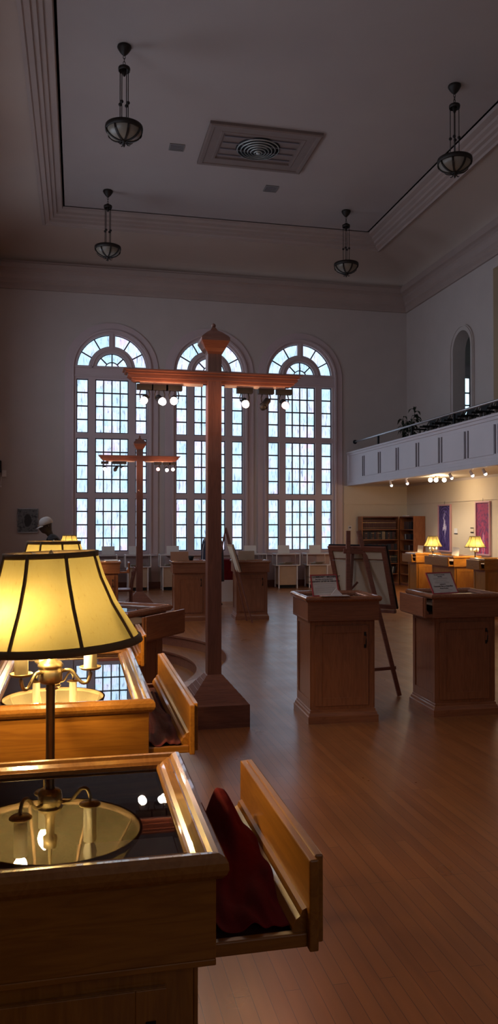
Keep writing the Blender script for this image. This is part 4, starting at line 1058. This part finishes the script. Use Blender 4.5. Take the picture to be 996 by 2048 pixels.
# wall speaker
t = thing('wall_speaker', 'black loudspeaker bracketed high on the window wall at the photo edge', 'speaker', (-1.90,YB-.05,2.95))
m = MB(); m.box(-.12,.12,-.20,0.0,-.12,.16); m.build('cabinet', M['black'], t, bevel=.01)
m = MB(); m.box(-.10,.10,-.206,-.20,-.10,.14); m.build('grille', M['vent'], t)
t = thing('cable_outlet_box', 'small white box with a conduit beside the black loudspeaker', 'electrical box', (-1.72,YB-.005,2.80))
m = MB(); m.box(-.05,.05,-.06,0,-.07,.09); m.build('cover', M['whitelam'], t, bevel=.004)
m = MB(); m.tube([(-.06,-.03,-.06),(-.08,-.03,-.2),(-.08,-.03,-.3)], .01, 6); m.lathe([(.001,-.03),(.02,-.03),(.02,.02),(.001,.02)], (-.08,-.03,-.3), 8); m.build('conduit', M['whitelam'], t)
# dark louvred box in the recess
t = thing('louvre_panel', 'dark louvred panel at the top of the recess right of the small arch', 'louvre', (9.12,14.72,5.95))
m = MB(); m.box(0,.17,-.32,.32,0,1.08); m.build('box', M['darkmetal'], t, bevel=.01)
m = MB()
for k in range(9): m.box(-.015,0,-.28,.28,.07+.11*k,.11+.11*k)
m.build('louvre', M['groove'], t)

# ------------------------------------------------------------------ pendants
def pendant(label, x, y, proto=None):
    if proto is not None:
        c = copy_tree(proto); c.location = (x,y,ZC); tag(c, label, 'pendant lamp'); return c
    t = thing('pendant_lamp', label, 'pendant lamp', (x,y,ZC), 0, 'bronze bowl pendants')
    m = MB(); m.lathe([(.001,0),(.10,0),(.105,-.02),(.095,-.045),(.07,-.085),(.045,-.115),(.018,-.14),(.001,-.145)], n=24); m.build('ceiling_canopy', M['darkmetal'], t)
    m = MB()
    for k in range(3):
        z = -.165-.045*k; a = R(90*k); pts = [Vector((.016*cos(b)*cos(a), .016*cos(b)*sin(a), z+.028*sin(b))) for b in [2*pi*i/12 for i in range(13)]]
        m.tube(pts, .005, 6)
    m.build('chain', M['darkmetal'], t)
    m = MB(); m.lathe([(.001,-.275),(.02,-.28),(.05,-.30),(.085,-.32),(.09,-.34),(.085,-.375),(.08,-.375),(.078,-.34),(.001,-.335)], n=24)
    m.lathe([(.03,-.34),(.035,-.38),(.02,-.44),(.001,-.46)], n=12); m.build('crown', M['darkmetal'], t)
    zr = -1.23
    for k in range(4):
        a = R(45+90*k+12); c = (.068*cos(a), .068*sin(a), 0)
        m = MB(); m.tube([(c[0],c[1],-.37),(c[0],c[1],zr+.02)], .0065, 8); m.sphere((c[0],c[1],-.86), .026, 6); m.build('rod', M['darkmetal'], t)
    m = MB(); m.lathe([(.255,zr+.035),(.275,zr+.03),(.28,zr),(.275,zr-.04),(.262,zr-.045),(.245,zr-.03),(.243,zr+.025),(.255,zr+.035)], n=40)
    m.lathe([(.24,zr+.02),(.06,zr+.022),(.06,zr+.012),(.24,zr+.01)], n=8)
    m.build('rim', M['darkmetal'], t)
    prof = []
    for i in range(9):
        b = pi/2*i/8; prof.append((.255*cos(b)+.001, zr-.03-.160*sin(b)))
    m = MB(); m.lathe(prof, n=40); m.build('glass_bowl', M['bowl'], t)
    for k in range(8):
        a = 2*pi*k/8+.2; m = MB()
        pts = [Vector(((r+.006)*cos(a),(r+.006)*sin(a),z-.004)) for r, z in prof]
        for p, q in zip(pts, pts[1:]): 
            if (q-p).length > 1e-4: m.bar(p, q, .030, .014, (cos(a)*.3, sin(a)*.3, 1))
        m.build('rib', M['darkmetal'], t)
    m = MB(); zb = zr-.195; m.lathe([(.001,zb+.01),(.05,zb+.005),(.045,zb-.015),(.025,zb-.03),(.015,zb-.045),(.018,zb-.06),(.001,zb-.09)], n=16)
    for k in range(4):
        a = R(90*k+20); m.tube([(.03*cos(a),.03*sin(a),zb-.015),(.06*cos(a),.06*sin(a),zb-.045),(.09*cos(a),.09*sin(a),zb-.04),(.10*cos(a),.10*sin(a),zb-.025)], [.01,.008,.006,.004], 6)
    m.build('finial', M['darkmetal'], t)
    return t
pp = pendant('bronze bowl pendant lamp upper left, hanging nearer than its left companion', .655, 11.6)
pendant('bronze bowl pendant lamp on the left, the one nearer the window wall', .61, 16.75, pp)
pendant('bronze bowl pendant lamp upper right, hanging nearest the right cornice', 5.93, 11.5, pp)
pendant('bronze bowl pendant lamp on the right, the one nearer the window wall', 5.92, 16.68, pp)

# ceiling diffuser panel
t = thing('ceiling_diffuser', 'large framed ceiling panel with louvres and a round ringed air diffuser', 'air diffuser', (3.30,14.22,ZC))
m = MB(); m.ring(-1.04,1.04,-.80,.80,[(0,0),(0,-.05),(.03,-.065),(.09,-.06),(.10,-.045),(.24,-.04),(.26,-.05),(.30,-.045),(.31,-.01),(.31,0)]); m.build('frame', M['medal'], t)
m = MB(); m.box(-.73,.73,-.49,.49,-.012,-.004); m.build('backing', M['medal'], t)
m = MB()
for y in (-.36,-.12,.12,.36): m.box(-.70,.70,y-.012,y+.012,-.035,-.012)
m.build('louvre', M['groove'], t)
m = MB(); m.lathe([(.001,-.014),(.42,-.014),(.42,-.02),(.001,-.02)], n=40); m.build('dark_plate', M['black'], t)
m = MB()
for i, r in enumerate((.40,.33,.265,.205,.145,.08)): m.lathe([(r-.012,-.05-.012*i),(r,-.03-.012*i),(r+.004,-.034-.012*i),(r-.008,-.054-.012*i),(r-.012,-.05-.012*i)], n=40)
m.lathe([(.001,-.12),(.04,-.118),(.045,-.10),(.001,-.10)], n=16)
m.build('diffuser_ring', M['ventring'], t)
def cvent(label, x, y, w, l):
    t = thing('ceiling_grille', label, 'ceiling vent', (x,y,ZC)); m = MB(); m.ring(-w/2,w/2,-l/2,l/2,[(0,0),(0,-.015),(.02,-.018),(.025,-.006),(.025,0)]); m.build('frame', M['vent'], t)
    m = MB(); m.box(-w/2+.02,w/2-.02,-l/2+.02,l/2-.02,-.008,-.002); m.build('backing', M['groove'], t)
    m = MB()
    for k in range(6): y_ = -l/2+.03+(l-.06)*k/5; m.box(-w/2+.02,w/2-.02,y_-.006,y_+.006,-.014,-.008)
    m.build('louvre', M['vent'], t)
cvent('small square ceiling grille left of the big framed diffuser', 1.80, 14.52, .28, .26)
cvent('small square ceiling grille between the diffuser and the window wall', 3.97, 15.9, .28, .30)

# ------------------------------------------------------------------ balcony seats, plant
def seat(label, y, proto=None, z=3.14):
    if proto is not None:
        c = copy_tree(proto); c.location = (7.62,y,z); tag(c, label, 'seat'); return c
    t = thing('theatre_seat', label, 'seat', (7.62,y,z), 0, 'black folding seats behind the balcony rail')
    m = MB(); m.box(-.22,.14,-.19,.19,.40,.46); m.build('seat', M['black'], t, bevel=.02)
    m = MB(); m.extrude([(.14,.42),(.20,.44),(.30,.86),(.25,.87)], -.19, .19, 'y'); m.build('backrest', M['black'], t, bevel=.01)
    for s in (-1,1):
        m = MB(); m.box(-.20,.20,s*.215-.02,s*.215+.02,.60,.635); m.build('armrest', M['black'], t, bevel=.006)
        m = MB(); m.bar((.0,s*.215,0),(.0,s*.215,.61),.05,.03,(0,1,0)); m.bar((.02,s*.215,.42),(.26,s*.215,.85),.03,.02,(0,1,0)); m.box(-.10,.12,s*.215-.02,s*.215+.02,0,.02); m.build('leg', M['vent'], t)
    return t
lab = ['first','second','third','fourth','fifth','sixth','seventh']
s0 = None
for k, y in enumerate((16.30,15.72,15.14,14.56,13.98,13.40,12.82)):
    r = seat('black folding balcony seat, %s counting from the potted plant' % lab[k], y, s0); s0 = s0 or r
t = thing('potted_plant', 'dark leafy potted plant standing on the balcony behind the rail', 'plant', (7.72,17.35,2.78))
m = MB(); m.lathe([(.001,0),(.13,0),(.17,.28),(.18,.30),(.16,.30),(.15,.26),(.001,.25)], n=24); m.build('pot', M['vent'], t)
m = MB(); random.seed(4)
stems = []
for k in range(7):
    a = 2*pi*k/7+.3; tx = .16*cos(a); ty = .16*sin(a); hh = random.uniform(1.2,1.62)
    pts = [(.02*cos(a),.02*sin(a),.25),(tx*.4,ty*.4,hh*.55),(tx,ty,hh)]; m.tube(pts, [.012,.009,.004], 6); stems.append(pts)
m.build('stem', M['leaf'], t)
m = MB()
for pts in stems:
    for j in range(13):
        f = .42+.58*j/12
        p = Vector(pts[1]).lerp(Vector(pts[2]), (f-.42)/.58)
        a = random.uniform(0,2*pi); ln = random.uniform(.14,.24); d = Vector((cos(a),sin(a),0)); s_ = Vector((-sin(a),cos(a),0)); w = ln*.17
        q = [p, p+d*ln*.35+Vector((0,0,.045)), p+d*ln*.7+Vector((0,0,.01)), p+d*ln+Vector((0,0,-.09))]
        vs = [q[0], q[1]-s_*w, q[1]+s_*w, q[2]-s_*w*.9, q[2]+s_*w*.9, q[3], q[1]-Vector((0,0,.012)), q[2]-Vector((0,0,.012))]
        m.add(vs, [(0,1,6),(0,6,2),(1,3,7,6),(6,7,4,2),(3,5,7),(7,5,4)], True)
o = m.build('foliage', M['leaf'], t); o['kind'] = 'stuff'

# ------------------------------------------------------------------ person in the pale cap
PX0, PY0 = -.37, 13.1
t = thing('person', 'person in a pale cap and dark jacket, head bowed, in profile before the window wall', 'person', (PX0,PY0,0))
def skin(name, pts, edges, rad, m, parent, sub=2, root=0):
    me = bpy.data.meshes.new(name); me.from_pydata(pts, edges, []); me.materials.append(m)
    o = bpy.data.objects.new(name, me); C.objects.link(o); o.parent = parent
    md = o.modifiers.new('skin','SKIN'); md.use_smooth_shade = True
    for i, v in enumerate(me.skin_vertices[0].data):
        r = rad[i]; v.radius = r if isinstance(r, tuple) else (r, r); v.use_root = (i == root)
    s = o.modifiers.new('sub','SUBSURF'); s.levels = s.render_levels = sub
    return o
# faces -X ; torso leans slightly forward
P = [(0.03,0,.95),(0.02,0,1.12),(-.01,0,1.28),(-.03,0,1.38),(-.055,0,1.44),     # pelvis, waist, chest, upper chest, neck base
     (-.02,.17,1.37),(-.08,.22,1.12),(-.22,.17,.98),(-.29,.13,1.0),                # left arm
     (-.02,-.17,1.37),(-.08,-.22,1.12),(-.22,-.17,.98),(-.29,-.13,1.0),
     (.02,.10,.88),(.0,.11,.50),(.03,.11,.10),(-.12,.12,.045),
     (.02,-.10,.88),(.04,-.11,.50),(.07,-.11,.10),(-.08,-.12,.045)]
Ed = [(0,1),(1,2),(2,3),(3,4),(3,5),(5,6),(6,7),(7,8),(3,9),(9,10),(10,11),(11,12),(0,13),(13,14),(14,15),(15,16),(0,17),(17,18),(18,19),(19,20)]
Rd = [(.13,.16),(.11,.14),(.12,.16),(.10,.13),.055, .062,.05,.038,.025, .062,.05,.038,.025, .095,.07,.048,.04, .095,.07,.048,.04]
skin('body', P, Ed, Rd, M['jacket'], t)
for s in (1,-1):
    hp = [(-.28,s*.13,1.0),(-.33,s*.12,1.0),(-.36,s*.12,1.0)]; he = [(0,1),(1,2)]; hr = [.026,(.018,.034),(.014,.036)]
    for k in range(4):
        o_ = (k-1.5)*.019; ln = [.062,.074,.07,.054][k]; b = len(hp)
        hp += [(-.375,s*.12+o_,1.0),(-.375-ln*.55,s*.12+o_,.995),(-.375-ln,s*.12+o_,.98)]; he += [(2,b),(b,b+1),(b+1,b+2)]; hr += [.009,.008,.007]
    b = len(hp); hp += [(-.335,s*.12-s*.04,.995),(-.365,s*.12-s*.058,.985)]; he += [(1,b),(b,b+1)]; hr += [.011,.008]
    skin('hand', hp, he, hr, M['skin'], t, 1)
# head: profile-shaped lofted rings, then tilted down
H_ = bpy.data.objects.new('head', None); C.objects.link(H_); H_.parent = t; H_.location = (-.075,0,1.47); H_.rotation_euler = (0,R(-20),0)
rings = [(-.07,.050,.055,.00),(-.03,.055,.055,-.005),(.0,.062,.056,-.012),(.02,.080,.058,-.028),(.04,.088,.066,-.030),(.06,.090,.070,-.026),(.085,.096,.073,-.022),(.11,.100,.076,-.016),(.14,.102,.078,-.010),(.17,.100,.077,-.008),(.20,.086,.068,-.004),(.222,.058,.046,0),(.235,.02,.016,0)]
m = MB(); n = 28; vs = []; fs = []
for z, rx, ry, cx in rings:
    for k in range(n):
        a = 2*pi*k/n; x = -rx*cos(a)+cx; y = ry*sin(a)
        front = max(0, cos(a))
        nose = math.exp(-((z-.098)/.022)**2)*front**14*.030 + math.exp(-((z-.115)/.02)**2)*front**16*.012
        lip = (math.exp(-((z-.060)/.010)**2)*.012 + math.exp(-((z-.028)/.012)**2)*.010)*front**6
        eye = -math.exp(-((z-.128)/.012)**2)*.008*front**4
        vs.append((x-nose-lip-eye, y, z))
for i in range(len(rings)-1):
    for k in range(n): fs.append((i*n+k,i*n+(k+1)%n,(i+1)*n+(k+1)%n,(i+1)*n+k))
m.add(vs, fs, True)
for s in (-1,1):
    m.lathe([(.001,-.03),(.012,-.022),(.017,0),(.014,.02),(.001,.03)], (.012,s*.078,.105), 10)
o = m.build('face', M['skin'], H_); sb = o.modifiers.new('s','SUBSURF'); sb.levels = sb.render_levels = 1
m = MB()
for s in (-1,1): m.sphere((-.098,s*.031,.127), .011, 6)
m.build('eye', M['paper'], H_)
m = MB(); prof = [(.107,.128),(.112,.135),(.112,.16),(.106,.19),(.088,.225),(.055,.248),(.02,.256),(.001,.257)]; m.lathe(prof, (-.004,0,0), 28)
m.M = None
vs = []; fs = []
for k in range(13):
    a = R(-62+124*k/12); 
    for r, z in ((.100,.142),(.185,.118),(.185,.112),(.100,.136)): vs.append((-.004-(r if r < .11 else .10+(.085*cos(a*1.2)))*cos(a)*1.0, .102*sin(a), z))
for k in range(12):
    for j in range(4): fs.append((k*4+j,k*4+(j+1)%4,k*4+4+(j+1)%4,k*4+4+j))
m.add(vs, fs, True); m.build('cap', M['cap'], H_)

# ------------------------------------------------------------------ world, extra real light, camera
w = bpy.data.worlds.new('world'); sc.world = w; w.use_nodes = True
w.node_tree.nodes['Background'].inputs[0].default_value = (.55,.68,.9,1); w.node_tree.nodes['Background'].inputs[1].default_value = .3

cam = bpy.data.cameras.new('camera'); co = bpy.data.objects.new('camera', cam); C.objects.link(co)
cam.sensor_fit = 'VERTICAL'; cam.sensor_height = 24; cam.lens = 1560/2048*24; cam.clip_start = .05; cam.clip_end = 100
co.location = (0,0,1.6); co.rotation_euler = (R(90.88),0,R(-12.4)); sc.camera = co
sc.view_settings.view_transform = 'Standard'; sc.view_settings.look = 'None'; sc.view_settings.exposure = 0; sc.view_settings.gamma = 1
sc.view_settings.use_curve_mapping = False
sc.cycles.use_denoising = True; sc.cycles.max_bounces = 8; sc.cycles.diffuse_bounces = 5; sc.cycles.glossy_bounces = 4; sc.cycles.transparent_max_bounces = 12
sc.cycles.sample_clamp_indirect = 6; sc.cycles.caustics_reflective = False; sc.cycles.caustics_refractive = False
for o in bpy.data.objects:
    if '_used' in o: del o['_used']
